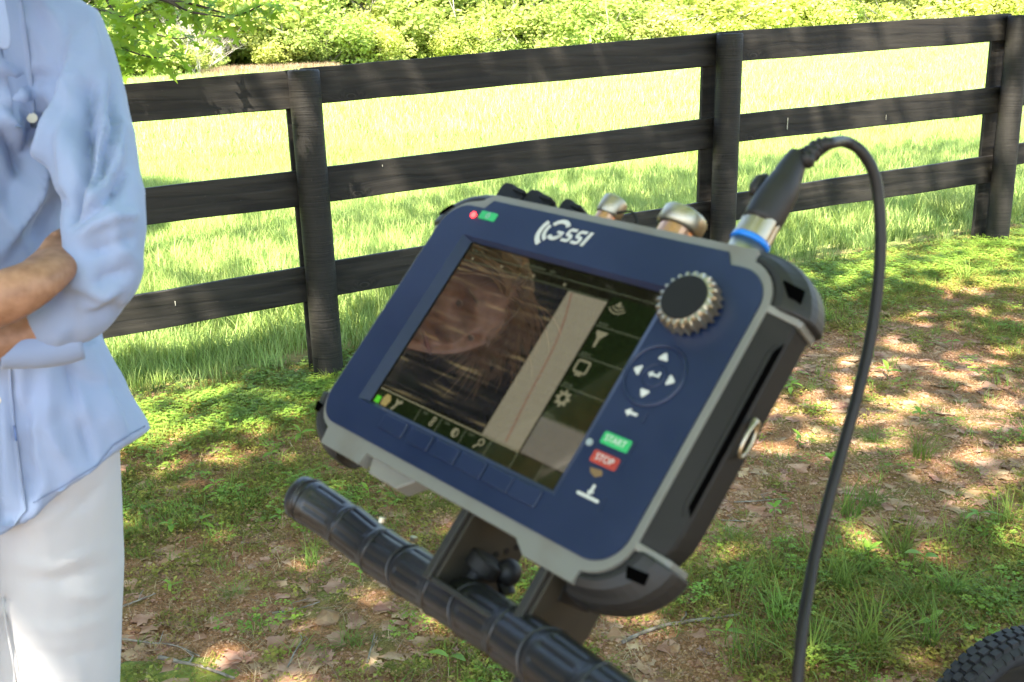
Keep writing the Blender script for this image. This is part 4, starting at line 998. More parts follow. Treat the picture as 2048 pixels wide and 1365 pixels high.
# sockets along the top edge
def dev_cap(x, y0, r, h, z, name='dust_cap'):
    e = cyl_bm((x * .001, .120, z * .001), (x * .001, (y0) * .001, z * .001), r * .8 * .001, n=24); b = bm_obj('socket', e, M_copper, unit, smooth=False)
    V = []; prof = [(y0 - 2, r * .86), (y0, r), (y0 + h - 2, r), (y0 + h - .6, r * .96), (y0 + h, r * .90), (y0 + h - .4, r * .86), (y0 + h - .5, .1)]; n = 32
    V_, F_ = [], []
    for yy, rr in prof:
        for j in range(n):
            a = 6.2832 * j / n; kk = 1 + (.02 if j % 2 else 0) * (yy < y0 + h - 2); V_.append(((x + rr * kk * math.cos(a)) * .001, yy * .001, (z + rr * kk * math.sin(a)) * .001))
    for i in range(len(prof) - 1):
        for j in range(n): F_.append((i * n + j, i * n + (j + 1) % n, (i + 1) * n + (j + 1) % n, (i + 1) * n + j))
    o = link(name, mesh_data(name, V_, F_, M_brass, True), unit); return o
dev_cap(-18, 149, 11, 14, -35); dev_cap(55, 149, 18.5, 13, -35)
# black hinged port covers
for x0, wd in ((-141, 33), (-106, 33), (-62, 24)):
    top = 154.5 - (x0 + 141) * .05; f = 1 if wd > 30 else .6
    P_(unit, [(x0, 118), (x0 + wd, 118), (x0 + wd, top - 9), (x0 + wd - 2, top - 6 * f), (x0 + wd * .62, top - 5.5 * f), (x0 + wd * .5, top - 1.5), (x0 + wd * .30, top), (x0 + 2, top - .5), (x0, top - 4)], -48, -24, 'port_cover', M_black, 1.2, 2)
    P_(unit, [(x0 + wd * .55, top - 8), (x0 + wd + 1, top - 10), (x0 + wd + 1, top - 6), (x0 + wd * .55, top - 3.5)], -30, -21, 'cover_hinge', M_black, 1.0, 2)
V_, F_ = tube([(.0 + x * .001, y * .001, z * .001) for x, y, z in spline([(-8, 150, -32), (0, 158, -40), (8, 148, -45), (14, 135, -40), (22, 126, -38)], 14)], .0011, 6)
link('cap_tether', mesh_data('cap_tether', V_, F_, M_black, True), unit)

# ------------------------------------------------------------------ cable with its plug
cab = empty('cable', tuple(DM @ Vector((.120, .150, -.035))))
tag(cab, 'black cable with thick moulded plug curving down beside the control unit', 'cable')
CI = Matrix.Translation(cab.location).inverted()
def cabpts(pts): return [CI @ Vector(p) for p in pts]
def dev_tube(prof, ax, n=28, flat=None):
    """profile (s, r) along the device-space polyline ax -> verts, faces in cable space"""
    pass
def along(name, pts, rad, m, n=24, parent=cab, smooth=True, flat=1):
    V_, F_ = tube(cabpts(pts), rad, n, flat=flat); return link(name, mesh_data(name, V_, F_, m, smooth), parent)
def dv(x, y, z): return DM @ Vector((x * .001, y * .001, z * .001))
along('threaded_socket', [dv(120, 120, -35), dv(120, 148, -35)], [.0135, .0135], M_steel, 24)
along('blue_ring', [dv(120, 147.5, -35), dv(120, 151.5, -35)], [.0150, .0150], M_bring, 32)
# fluted coupling nut
V_ = []; n = 48; F_ = []
for k, (yy, rr) in enumerate([(150.5, 13.5), (152, 14.6), (168, 14.2), (170, 13.4)]):
    for j in range(n):
        a = 6.2832 * j / n; q = rr * (1 - (.045 if (j % 8) < 2 else 0)); V_.append(CI @ dv(120 + q * math.cos(a), yy, -35 + q * math.sin(a)))
for k in range(3):
    for j in range(n): F_.append((k * n + j, k * n + (j + 1) % n, (k + 1) * n + (j + 1) % n, (k + 1) * n + j))
F_.append(tuple(3 * n + j for j in range(n)))
link('coupling_nut', mesh_data('coupling_nut', V_, F_, M_brass, False), cab)
pl = [P(1540, 447, .742), P(1552, 420, .742), P(1566, 396, .74), P(1578, 372, .74), P(1588, 350, .738), P(1598, 332, .737), P(1606, 320, .736)]
base = dv(120, 168, -35)
nuts = [base, base * .5 + Vector(pl[0]) * .5] + [Vector(p) for p in pl]
# plug body follows from the nut to the strain relief
b0 = dv(120, 166, -35); ctr = [b0, dv(121, 176, -35)]
bodyc = spline([tuple(dv(120, 165, -35)), tuple(dv(120, 183, -35)), tuple(dv(120.5, 200, -35)), tuple(dv(119.5, 217, -35)), tuple(dv(119, 229, -35))], 15)
along('plug_body', bodyc, [.0150, .0156, .0158, .0158, .0157, .0155, .0150, .0142, .0130, .0120, .0113, .0105, .0098, .0090, .0084], M_rub, 32, flat=.9)
along('plug_key', [dv(106, 186, -29), dv(104.5, 192, -28), dv(104.8, 199, -28.5), dv(107, 205, -30)], [.0035, .0048, .0048, .002], M_rub, 12)
def D(u, v, z):       # device-plane point seen at pixel (u, v) at device height z (mm)
    d = ray(u, v); n = np.array(RM.col[2]); o = np.array(DO) + n * z * .001; t = ((o - CAM) @ n) / (d @ n); return CAM + d * t
rl = [tuple(dv(119, 227, -35)), tuple(D(1612, 318, -36)), tuple(D(1628, 301, -38)), tuple(D(1645, 291, -40)), tuple(D(1660, 287, -41))]
rp = spline(rl, 40)
along('strain_relief', rp, [(.0075 - .0022 * i / 40) * (1 + .11 * (1 if (i // 3) % 2 else -1)) for i in range(40)], M_rub, 18)
cl = [rl[-2], rl[-1], P(1690, 284, .765), P(1722, 303, .77), P(1747, 345, .775), P(1757, 400, .78), P(1761, 480, .785), P(1755, 580, .79), P(1738, 690, .79),
      P(1712, 800, .785), P(1682, 910, .78), P(1652, 1020, .77), P(1626, 1130, .76), P(1607, 1240, .74), P(1597, 1340, .73), P(1590, 1460, .73), P(1600, 1620, .76), P(1660, 1800, .85)]
along('cord', spline([tuple(c) for c in cl], 120), .0045, M_rub, 14)

# ------------------------------------------------------------------ cart: push bar, brackets, wheels
cart = empty('survey_cart', (.45, 1.0, 0)); tag(cart, 'survey cart with black ribbed push bar, perforated brackets and knobbly wheel', 'cart')
KI = Matrix.Translation(cart.location).inverted()
def kt(name, pts, rad, m, n=20, parent=None, smooth=True, flat=1):
    V_, F_ = tube([KI @ Vector(p) for p in pts], rad, n, flat=flat); return link(name, mesh_data(name, V_, F_, m, smooth), parent or cart)
M_grip = mat('black_grip', (.0075, .008, .0088), .40, (.012, .0125, .014), scale=30, spec=.6, bump=.3, bscale=260, bdist=.0006, stretch=(1, 1, 1))
M_frame = mat('black_powder_coat', (.016, .016, .014), .5, (.022, .021, .018), scale=60, spec=.4, bump=.2, bscale=900, bdist=.0003)
M_plate = mat('dark_bracket', (.026, .023, .016), .55, (.036, .031, .021), scale=30, spec=.4, metal=.2)
gl = [P(578, 985, .865), P(618, 1004, .86), P(688, 1050, .835), P(760, 1105, .80), P(848, 1160, .75), P(930, 1212, .70), P(1010, 1262, .655), P(1090, 1318, .61), P(1170, 1376, .575), P(1290, 1462, .53), P(1420, 1560, .49), P(1560, 1680, .455), P(1740, 1850, .42)]
gp_ = spline([tuple(p) for p in gl], 150)
GR = .0192
rad = []
for i in range(150):
    r = GR
    if i < 7: r = GR * math.sqrt(max(.04, 1 - ((7 - i) / 7.2) ** 2)) if i < 5 else GR * (.94 + .03 * (i - 5))
    rad.append(r)
gl_len = np.concatenate([[0], np.cumsum([np.linalg.norm(np.array(gp_[i + 1]) - np.array(gp_[i])) for i in range(149)])])
fine = []
NS = 420; ss_ = np.linspace(0, gl_len[-1], NS); arr = np.array([list(p) for p in gp_])
gp2 = [Vector((np.interp(q, gl_len, arr[:, 0]), np.interp(q, gl_len, arr[:, 1]), np.interp(q, gl_len, arr[:, 2]))) for q in ss_]
r2 = np.interp(ss_, gl_len, rad)
V_, F_ = tube([KI @ p for p in gp2], list(r2), 96)
for i in range(NS):
    ph = ((ss_[i] - .022) % .047) / .047; win = max(0, min(1, (ph - .08) / .08, (.92 - ph) / .08)) * (ss_[i] > .03)
    c = KI @ gp2[i]
    for j in range(96):
        th = 2 * math.pi * j / 96; g = max(0, abs(math.cos(5.5 * th)) ** .35)
        V_[i * 96 + j] = c + (V_[i * 96 + j] - c) * (1 - .12 * win * (1 - g) + .03 - .055 * ph)
grip = link('grip', mesh_data('grip', V_, F_, M_grip, True), cart)
# raised rings round the grip, and long flutes between them
cum = np.concatenate([[0], np.cumsum([np.linalg.norm(np.array(gp_[i + 1]) - np.array(gp_[i])) for i in range(149)])])
def at_len(s):
    i = int(np.clip(np.searchsorted(cum, s) - 1, 0, 148)); t = (s - cum[i]) / (cum[i + 1] - cum[i]); return Vector(gp_[i]) * (1 - t) + Vector(gp_[i + 1]) * t
def axis_at(s):
    return (at_len(s + .004) - at_len(s - .004)).normalized()
s = .022; k = 0
while s < cum[-1] - .05:
    c = at_len(s); t = axis_at(s); a = t.orthogonal().normalized(); b = t.cross(a)
    tilt = t * .006 * (1 if k % 2 else -1)
    pts = [c + (a * math.cos(q) + b * math.sin(q)) * (GR + .0000) + tilt * math.sin(q) for q in np.linspace(0, 6.2832, 33)]
    kt('grip_ring', pts, .0012, M_grip, 6, grip)
    s += .047; k += 1
# brackets under the unit, in device axes (mm)
def dkt(name, outline_yz, x0, x1, m, parent=None, bevel=.001):
    bm = prism_bm(outline_yz, x0, x1)
    for vv in bm.verts: y, z, x = vv.co; vv.co = KI @ dv(x, y, z)
    return bm_obj(name, bm, m, parent or cart, bevel=bevel)
b1 = dkt('bracket_plate', [(-106, -8), (-106, -78), (-158, -78), (-172, -70), (-172, -8)], 46, 49, M_plate)
for i in range(6):
    a = R(200 + i * 13); yy = -107 - 40 * math.sin(R(28 + i * 12)); zz = -26 - i * 8.2
    yy = -146 + 2.9 * i ** 1.35
    bm = cyl_bm(KI @ dv(48.4, yy, zz), KI @ dv(49.6, yy, zz), .0026, n=12); bm_obj('bracket_hole_shade', bm, M_black, b1)  # black disc on the plate stands in for the dark of a hole
b2 = dkt('bracket_plate', [(-112, -8), (-112, -78), (-150, -78), (-172, -72), (-172, -8)], 131, 134, M_plate)
dkt('slot_shade', [(-128, -24), (-126, -60), (-130, -64), (-135, -62), (-139, -26)], 134, 134.8, M_black, b2, .0005)  # black plate stands in for the dark of the opening
dkt('bracket_channel', [(-168, -6), (-168, -76), (-172, -78), (-172, -6)], 44, 136, M_frame)
dkt('bracket_edge', [(-108, -3), (-108, -9), (-172, -9), (-172, -3)], 40, 47, M_frame)
dkt('bracket_edge', [(-114, -3), (-114, -9), (-172, -9), (-172, -3)], 125, 132, M_frame)
def ball(name, c, r, m, sx=1):
    bm = bmesh.new(); bmesh.ops.create_uvsphere(bm, u_segments=20, v_segments=14, radius=r); bmesh.ops.translate(bm, vec=KI @ Vector(c), verts=bm.verts); return bm_obj(name, bm, m, cart, smooth=True)
# clamp wheel and ball knob
kc = D(968, 1128, -38); ax = (RM @ Vector((.25, .95, .1))).normalized()
bm = cyl_bm(KI @ (Vector(kc) - ax * .006), KI @ (Vector(kc) + ax * .006), .0145, n=32); bm_obj('clamp_wheel', bm, M_black, cart, bevel=.002)
bm = cyl_bm(KI @ (Vector(kc) - ax * .03), KI @ (Vector(kc)), .007, n=16); bm_obj('clamp_stem', bm, M_rub, cart, bevel=.001)
ball('ball_knob', D(1017, 1145, -52), .0098, M_rub); 
bm = cyl_bm(KI @ Vector(D(1000, 1135, -55)), KI @ Vector(D(1016, 1190, -62)), .006, n=14); bm_obj('bolt', bm, M_rub, cart)
for (u_, v_) in ((763, 1045), (826, 1083)):
    c = P(u_, v_, .80); bm = cyl_bm(KI @ Vector(c), KI @ Vector(P(u_ + 2, v_ - 9, .80)), .003, n=10); bm_obj('screw_head', bm, M_steel, cart)
# clamp arm from channel to bar and upright down to the chassis
kt('bar_arm', [dv(60, -172, -45), P(980, 1262, .70)], .012, M_frame)
kt('bar_arm', [dv(118, -172, -45), P(1100, 1335, .66)], .012, M_frame)
up0 = Vector(P(1090, 1322, .64)); 
kt('upright', [up0, P(1035, 1430, .66), Vector((.10, .62, .80)), Vector((.36, .70, .42)), Vector((.52, .86, .34))], .014, M_frame)
up1 = Vector(gl[-2])
kt('upright', [up1, up1 + Vector((.1, .02, -.35)), Vector((.55, .42, .45)), Vector((.72, .52, .34))], .014, M_frame)
# wheels
FW = Vector((.895, .446, 0)); AXW = Vector((.446, -.895, 0))
WC = Vector((.832, 1.47, 0)); WR = .212
M_tyre = mat('tyre_rubber', (.013, .013, .014), .7, (.03, .03, .032), scale=30, spec=.35, bump=.3, bscale=200, bdist=.0008)
def wheel(c):
    e = empty('wheel', tuple(KI @ c)); e.parent = cart
    def wp(a, r, w_): return FW * (r * math.cos(a)) + Vector((0, 0, r * math.sin(a))) + AXW * w_
    n = 64; V_ = []; F_ = []
    prof = [(WR - .010, 0), (WR - .012, .015), (WR - .019, .027), (WR - .032, .032), (WR - .046, .027), (WR - .052, .016), (WR - .052, -.016), (WR - .046, -.027), (WR - .032, -.032), (WR - .019, -.027), (WR - .012, -.015)]
    k = len(prof)
    for i in range(n):
        a = 6.2832 * i / n
        for r, w_ in prof: V_.append(wp(a, r, w_))
    for i in range(n):
        for j in range(k): F_.append((i * k + j, i * k + (j + 1) % k, ((i + 1) % n) * k + (j + 1) % k, ((i + 1) % n) * k + j))
    ty = link('tyre', mesh_data('tyre', V_, F_, M_tyre, True), e)
    # tread blocks, staggered rows
    bm = bmesh.new(); nb = 60
    for i in range(nb):
        for j, (w_, r, hw) in enumerate(((-.0262, WR - .015, .0052), (-.0134, WR - .006, .0056), (0, WR - .0035, .0056), (.0134, WR - .006, .0056), (.0262, WR - .015, .0052))):
            a = 6.2832 * (i + (.5 if j % 2 else 0)) / nb; da = 6.2832 / nb * .33
            lo = []; hi = []
            for (sa, sw) in ((-1, -1), (1, -1), (1, 1), (-1, 1)):
                lo.append(bm.verts.new(wp(a + sa * da * 1.08, r - .010, w_ + sw * hw * 1.1))); hi.append(bm.verts.new(wp(a + sa * da, r + .0005 - (.004 if j in (0, 4) and sw * (j - 2) > 0 else 0), w_ + sw * hw)))
            bm.faces.new(hi)
            for q in range(4): bm.faces.new((lo[q], lo[(q + 1) % 4], hi[(q + 1) % 4], hi[q]))
    tb = bm_obj('tread_blocks', bm, M_tyre, ty); tb['kind'] = 'stuff'
    V_ = []; F_ = []; prof = [(WR - .050, .014), (WR - .060, .016), (WR - .066, .008), (WR - .066, -.008), (WR - .060, -.016), (WR - .050, -.014)]; k = len(prof)
    for i in range(n):
        a = 6.2832 * i / n
        for r, w_ in prof: V_.append(wp(a, r, w_))
    for i in range(n):
        for j in range(k - 1): F_.append((i * k + j, i * k + (j + 1) % k, ((i + 1) % n) * k + (j + 1) % k, ((i + 1) % n) * k + j))
    rim = link('rim', mesh_data('rim', V_, F_, M_frame, True), e)
    n = 48; V_ = []; F_ = []; pr_ = [(WR - .062, .010), (WR - .085, -.002), (.075, .0), (.06, .012), (.03, .014)]
    for r, w_ in pr_:
        for i in range(n): V_.append(wp(6.2832 * i / n, r * (1 + (.0 if r > .1 else 0)), w_))
    for q in range(len(pr_) - 1):
        for i in range(n): F_.append((q * n + i, q * n + (i + 1) % n, (q + 1) * n + (i + 1) % n, (q + 1) * n + i))
    dc = link('wheel_disc', mesh_data('wheel_disc', V_, F_, M_frame, True), e); sdf = dc.modifiers.new('thick', 'SOLIDIFY'); sdf.thickness = .006
    bm_obj('hub', cyl_bm(-AXW * .04, AXW * .04, .03, n=24), M_frame, e, bevel=.003)
    return e
def gz(p): return float(ground(p.x, p.y))
WCs = []
for df, dw in ((0, 0), (0, .56), (-.58, 0), (-.58, .56)):
    c = WC + FW * df + AXW * dw; c.z = gz(c) + WR - .006; WCs.append(c)
w0 = wheel(WCs[0])
for c in WCs[1:]:
    e = w0.copy(); C.objects.link(e); e.parent = cart; e.location = KI @ c
    for ch in list(w0.children):
        q = ch.copy(); C.objects.link(q); q.parent = e
        for g in list(ch.children):
            h = g.copy(); C.objects.link(h); h.parent = q
for a, b in ((0, 1), (2, 3)): kt('axle', [WCs[a], WCs[b]], .010, M_frame)
for a, b in ((0, 2), (1, 3)):
    s_ = AXW * (.07 if a == 0 else -.07); kt('side_rail', [WCs[a] + s_ + FW * .05, WCs[b] + s_ - FW * .05], .013, M_frame)
kt('cross_rail', [WCs[2] + AXW * .07 + FW * .15 + Vector((0, 0, .06)), WCs[3] - AXW * .07 + FW * .15 + Vector((0, 0, .06))], .013, M_frame)

# ------------------------------------------------------------------ the person with folded arms
def volume_mesh(name, parts, voxel, m, smooth=4):
    V_, F_ = joinVF(parts); me = mesh_data(name + '_src', V_, F_, m); o = link(name + '_src', me)
    r = o.modifiers.new('r', 'REMESH'); r.mode = 'VOXEL'; r.voxel_size = voxel
    if smooth:
        q = o.modifiers.new('s', 'SMOOTH'); q.iterations = smooth; q.factor = .5
    dg = bpy.context.evaluated_depsgraph_get(); me2 = bpy.data.meshes.new_from_object(o.evaluated_get(dg)); me2.name = name
    bpy.data.objects.remove(o); me2.materials.clear(); me2.materials.append(m)
    me2.polygons.foreach_set('use_smooth', [True] * len(me2.polygons)); return me2
DS = .94
def kf(v): return .964 / (.9583 - .2856 * (v - 682.5) / FPX)
def PT(u, v, d): return Vector(P(u, v, d * DS * kf(v)))
def ptube(rows, n=28, seg=None, b=None):
    """rows (u, v, depth, radius px[, depth radius px]) -> tube through photo-measured places"""
    seg = seg or len(rows) * 4; a = spline([[*PT(r[0], r[1], r[2]), r[3] * r[2] * DS * kf(r[1]) / FPX, (r[4] if len(r) > 4 else r[3]) * r[2] * DS * kf(r[1]) / FPX] for r in rows], seg)
    return tube([Vector(q[:3]) for q in a], [(q[3], q[4]) for q in a], n, up=tuple(cr))
M_skin = mat('skin', (.27, .135, .075), .5, (.40, .215, .13), scale=70, spec=.4, bump=.35, bscale=110, bdist=.0012)
M_skin.node_tree.nodes['Principled BSDF'].inputs['Subsurface Weight'].default_value = .12
M_skin.node_tree.nodes['Principled BSDF'].inputs['Subsurface Radius'].default_value = (.01, .004, .002)
M_shirt = mat('blue_oxford_cloth', (.245, .32, .48), .85, (.29, .365, .53), scale=5, spec=.08, bump=.45, bscale=34, bdist=.003, sheen=.2, trans=.08)
M_trou = mat('white_denim', (.45, .45, .465), .85, (.50, .50, .51), scale=5, spec=.08, bump=.5, bscale=40, bdist=.002, sheen=.1)
M_hair = mat('light_brown_hair', (.18, .11, .055), .45, (.38, .26, .14), scale=60, spec=.5)
M_shoe = mat('tan_shoe', (.22, .13, .07), .6, (.26, .16, .09), scale=20)
# head frame: it looks down at the unit, seen again in the unit's screen
nrm_ = np.array(RM.col[2])
def refl(v): v = np.array(v); return v - 2 * (v @ nrm_) * nrm_
upv = .93 * cr + .28 * cu; upv /= np.linalg.norm(upv)
fv = -.80 * cf - .56 * cu - .10 * cr; fv = fv - upv * (fv @ upv); fv /= np.linalg.norm(fv)
HU, HF = Vector(refl(upv)), Vector(refl(fv)); HX = HF.cross(HU).normalized()
HC = Vector((-.535, 1.015, CAMZ + .225))
def head_point(x, y, z): return HC + HX * x + HF * y + HU * z
def head_part():
    V = []; F = []; nu, nv = 72, 56
    for i in range(nv + 1):
        th = math.pi * i / nv
        for j in range(nu):
            ph = 2 * math.pi * j / nu; x = math.sin(th) * math.cos(ph); y = math.sin(th) * math.sin(ph); z = math.cos(th)
            X = x * .076; Y = y * .094; Z = z * .118
            if z < 0: X *= 1 - .42 * (-z) ** 1.6; Y = Y * (1 - .10 * (-z)) + .012 * (-z); 
            if y < 0 and z < -.1: Y *= 1 - .35 * min(1, (-z - .1) * 1.3)
            if y > 0:
                g = lambda cx, cz, sx, sz: math.exp(-((x - cx) / sx) ** 2 - ((z - cz) / sz) ** 2)
                Y += .020 * g(0, -.04, .12, .16) + .018 * g(0, -.15, .15, .08) + .009 * g(0, .14, .1, .2) + .007 * (g(.13, -.19, .07, .06) + g(-.13, -.19, .07, .06))
                Y -= .019 * (g(.34, .10, .17, .1) + g(-.34, .10, .17, .1)); Y += .009 * (g(.36, .27, .26, .07) + g(-.36, .27, .26, .07))
                Y += .008 * g(0, -.36, .26, .05) + .007 * g(0, -.48, .22, .05) - .006 * g(0, -.42, .28, .022) + .010 * g(0, -.78, .24, .14) + .006 * (g(.42, -.15, .2, .16) + g(-.42, -.15, .2, .16))
                Y -= .004 * (g(.27, -.27, .07, .12) + g(-.27, -.27, .07, .12))
            V.append(head_point(X, Y, Z))
    for i in range(nv):
        for j in range(nu): F.append((i * nu + j, (i + 1) * nu + j, (i + 1) * nu + (j + 1) % nu, i * nu + (j + 1) % nu))
    return V, F
def ear(s): return tube([head_point(s * .072, -.008, .022), head_point(s * .082, -.016, .010), head_point(s * .080, -.012, -.015), head_point(s * .072, -.004, -.03)], [(.006, .013), (.008, .017), (.007, .013), (.004, .008)], 12)
def mtube(pts, rad, n=20): return tube([Vector(p) for p in pts], rad, n)
neck0 = PT(-70, 60, 1.27)
parts = [head_part(), ear(1), ear(-1), mtube([neck0, neck0.lerp(head_point(0, -.03, -.05), .55) + Vector((0, .01, 0)), head_point(0, -.035, -.03)], [.062, .056, .056]),
         ptube([(-85, 30, 1.27, 100, 85), (-88, 140, 1.27, 160, 105), (-90, 400, 1.27, 150, 110), (-80, 640, 1.27, 145, 110), (-75, 800, 1.27, 150, 110), (-70, 920, 1.27, 150, 110)])]
hipL, hipR = PT(60, 900, 1.27), PT(-170, 900, 1.25)
LX = Vector(PT(122, 1130, 1.25)); RX = Vector(PT(-125, 1130, 1.18))
def ground_at(p): return float(ground(p.x, p.y))
for hp, kx in ((hipL, LX), (hipR, RX)):
    g = ground_at(kx); parts.append(mtube([hp, (kx.x - .026, kx.y, .62), (kx.x - .045, kx.y, .50), (kx.x - .077, kx.y + .02, .30), (kx.x - .11, kx.y + .02, g + .09)], [.058, .052, .048, .044, .034]))
    fd = Vector((.45, -.75, 0)).normalized(); a = Vector((kx.x - .118, kx.y + .03, g + .05)); parts.append(mtube([a - fd * .03, a + fd * .06 - Vector((0, 0, .012)), a + fd * .17 - Vector((0, 0, .022))], [.036, .036, .02]))
# left arm inside its sleeve, left forearm lying under the right
parts.append(ptube([(50, 120, 1.27, 42), (160, 240, 1.19, 44), (195, 420, 1.11, 46), (190, 560, 1.08, 46)]))
parts.append(ptube([(200, 585, 1.08, 48), (120, 640, 1.07, 50), (40, 672, 1.05, 42), (-25, 690, 1.02, 37), (-60, 690, 1.01, 46, 24), (-110, 680, 1.0, 46, 22)]))
for k in range(4): parts.append(ptube([(-100, 655 + k * 17, 1.0, 12), (-150, 645 + k * 18, .995, 10.5), (-185, 640 + k * 19, 1.005, 9)], 10, 8))
parts.append(ptube([(-60, 660, 1.0, 14), (-95, 625, .985, 12), (-125, 612, .985, 10)], 10, 8))
# right arm: bare forearm crossing in front, the hand tucked in behind the left sleeve
parts.append(ptube([(-280, 140, 1.16, 46), (-310, 340, 1.06, 50), (-250, 590, 1.0, 52)]))
parts.append(ptube([(-270, 610, 1.0, 54), (-150, 630, .985, 60), (-40, 610, .98, 57), (30, 585, .99, 52), (75, 560, 1.01, 53, 42), (108, 528, 1.05, 57, 30), (134, 498, 1.10, 48, 22)], seg=40))
for k in range(4):
    a0 = (118 + k * 13, 470 + k * 21)
    parts.append(ptube([(a0[0] - 6, a0[1] + 4, 1.09, 13), (a0[0] + 22, a0[1] - 8, 1.13, 12.5), (a0[0] + 42, a0[1] - 14, 1.155, 11), (a0[0] + 56, a0[1] - 16, 1.17, 9.5)], 10, 10))
parts.append(ptube([(84, 524, 1.05, 16), (100, 488, 1.08, 14.5), (124, 468, 1.11, 12), (142, 456, 1.13, 10)], 10, 10))
person = link('person', volume_mesh('person', parts, .0036, M_skin, 2))
tag(person, 'person in a loose light blue shirt and white trousers standing with folded arms', 'person')
PO = Vector((LX.x - .1, LX.y, ground_at(LX)))
def rebase(me, o): me.transform(Matrix.Translation(-o))
rebase(person.data, PO); person.location = PO
def wear(name, me, parent=person): rebase(me, PO); return link(name, me, parent)
# eyes, brows, hair
for s in (1, -1):
    bm = bmesh.new(); bmesh.ops.create_uvsphere(bm, u_segments=16, v_segments=12, radius=.0115); c = head_point(s * .031, .063, .013)
    bmesh.ops.translate(bm, vec=c - PO, verts=bm.verts); ey = bm_obj('eye', bm, mat('eye_white', (.5, .48, .45), .2), person, smooth=True)
    bm = bmesh.new(); bmesh.ops.create_uvsphere(bm, u_segments=14, v_segments=10, radius=.0062); bmesh.ops.translate(bm, vec=head_point(s * .031, .0700, .011) - PO, verts=bm.verts); bm_obj('iris', bm, mat('iris', (.03, .025, .02), .15), ey, smooth=True)
    me = mesh_data('eyebrow', *tube([head_point(s * .016, .088, .030), head_point(s * .032, .088, .037), head_point(s * .050, .078, .031)], [.0022, .003, .0015], 8), M_hair); wear('eyebrow', me)
V_, F_ = tube([head_point(-.025, .094, -.050), head_point(-.010, .104, -.0475), head_point(0, .105, -.049), head_point(.010, .104, -.0475), head_point(.025, .094, -.050)], [(.001, .001), (.0035, .006), (.0035, .0065), (.0035, .006), (.001, .001)], 10)
wear('lips', mesh_data('lips', V_, F_, mat('lips', (.22, .07, .06), .4), True))
rnd = random.Random(5); hp_ = []
for i in range(1500):
    a = rnd.uniform(0, 6.283); e_ = rnd.uniform(.10, 1.0); th = math.acos(e_ * (1 if rnd.random() < .85 else .4)); x, y, z = math.sin(th) * math.cos(a), math.sin(th) * math.sin(a), math.cos(th)
    if y > .45 and z < .62: continue
    pts = []; q = Vector((x * .078, y * .097, z * .121)); d = Vector((x * .8, y * .5 - .1, -.5 + z * .2)) + Vector((rnd.gauss(0, .25), rnd.gauss(0, .25), rnd.gauss(0, .2)))
    if y > .3: d = Vector((.9 * (1 if x > -.2 else -1), .2, .1)) + Vector((rnd.gauss(0, .3), 0, rnd.gauss(0, .3)))
    L = rnd.uniform(.05, .10)
    for k in range(6):
        pts.append(head_point(*q)); q = q + d.normalized() * L / 5; d.z -= .22
        rr = math.sqrt((q.x / .079) ** 2 + (q.y / .098) ** 2 + (q.z / .122) ** 2)
        if rr < 1.02: q = q * (1.03 / rr)
    hp_.append(tube(pts, [.0016, .0016, .0015, .0013, .001, .0004], 3))
V_, F_ = joinVF(hp_); hair = wear('hair', mesh_data('hair', V_, F_, M_hair))
# shirt: trunk hung from the shoulders, hem longer in front, sleeve over the left arm
def hem_v(u): return float(np.interp(u, [-420, -150, -20, 50, 62, 120, 195, 225, 262, 304], [960, 1080, 1086, 1055, 1024, 992, 946, 908, 884, 860]))
def trunk_rows():
    n = 72; rows = []
    spec = [(-62, -95, 60, .062), (-66, -50, 120, .075), (-78, -5, 205, .095), (-84, 40, 248, .112), (-88, 110, 262, .125), (-90, 220, 264, .130), (-90, 350, 265, .132), (-90, 500, 268, .132), (-86, 640, 276, .132)]
    dd = 1.27 * DS; V = []
    fwd = Vector((cf[0], cf[1], 0)).normalized(); right = Vector(cr)
    for (uc, v, hw, b) in spec:
        c = Vector(P(uc, v, dd * kf(v))); a = hw * dd * kf(v) / FPX
        for j in range(n):
            t = 6.2832 * j / n; ct, st = math.cos(t), math.sin(t); ct = math.copysign(abs(ct) ** .85, ct); st = math.copysign(abs(st) ** .85, st)
            V.append(c + right * a * ct + fwd * b * st)
    base = spec[-1]
    for f in (.15, .3, .45, .6, .75, .9, 1.0):
        for j in range(n):
            t = 6.2832 * j / n; ct, st = math.cos(t), math.sin(t); ct = math.copysign(abs(ct) ** .85, ct); st = math.copysign(abs(st) ** .85, st)
            hw = 276 + (388 - 276) * f ** .9; uc = -86 + 2 * f; u = uc + hw * ct
            bb = .132 + .020 * f + .010 * f * math.sin(7 * t + 1)
            hv = hem_v(u); vv = 640 + (hv - 640) * f
            dep = (dd + bb * st) * kf(vv)
            V.append(Vector(P(u, vv, dep)))
    R_n = len(V) // n; F = []
    for i in range(R_n - 1):
        for j in range(n): F.append((i * n + j, i * n + (j + 1) % n, (i + 1) * n + (j + 1) % n, (i + 1) * n + j))
    F.append(tuple(range(n))); F.append(tuple((R_n - 1) * n + j for j in range(n - 1, -1, -1)))
    return V, F
sh = [trunk_rows(),
      ptube([(40, 60, 1.26, 100), (112, 78, 1.24, 92), (150, 140, 1.21, 84), (172, 230, 1.185, 84), (190, 330, 1.14, 86), (204, 415, 1.10, 84), (205, 490, 1.08, 80), (196, 555, 1.07, 78), (182, 600, 1.06, 66)], 32, 44),
      ptube([(205, 560, 1.08, 66), (165, 615, 1.075, 68), (115, 648, 1.065, 56), (70, 664, 1.06, 50)], 28, 24),
      ptube([(-200, 40, 1.18, 100), (-300, 120, 1.14, 86), (-315, 340, 1.06, 80), (-262, 580, 1.0, 74), (-200, 625, .99, 72)], 28, 40)]
me = volume_mesh('shirt', sh, .0046, M_shirt, 5)
def pix(co):
    d = co - CAM; z = d @ cf; return 1024 + FPX * (d @ cr) / z, 682.5 - FPX * (d @ cu) / z
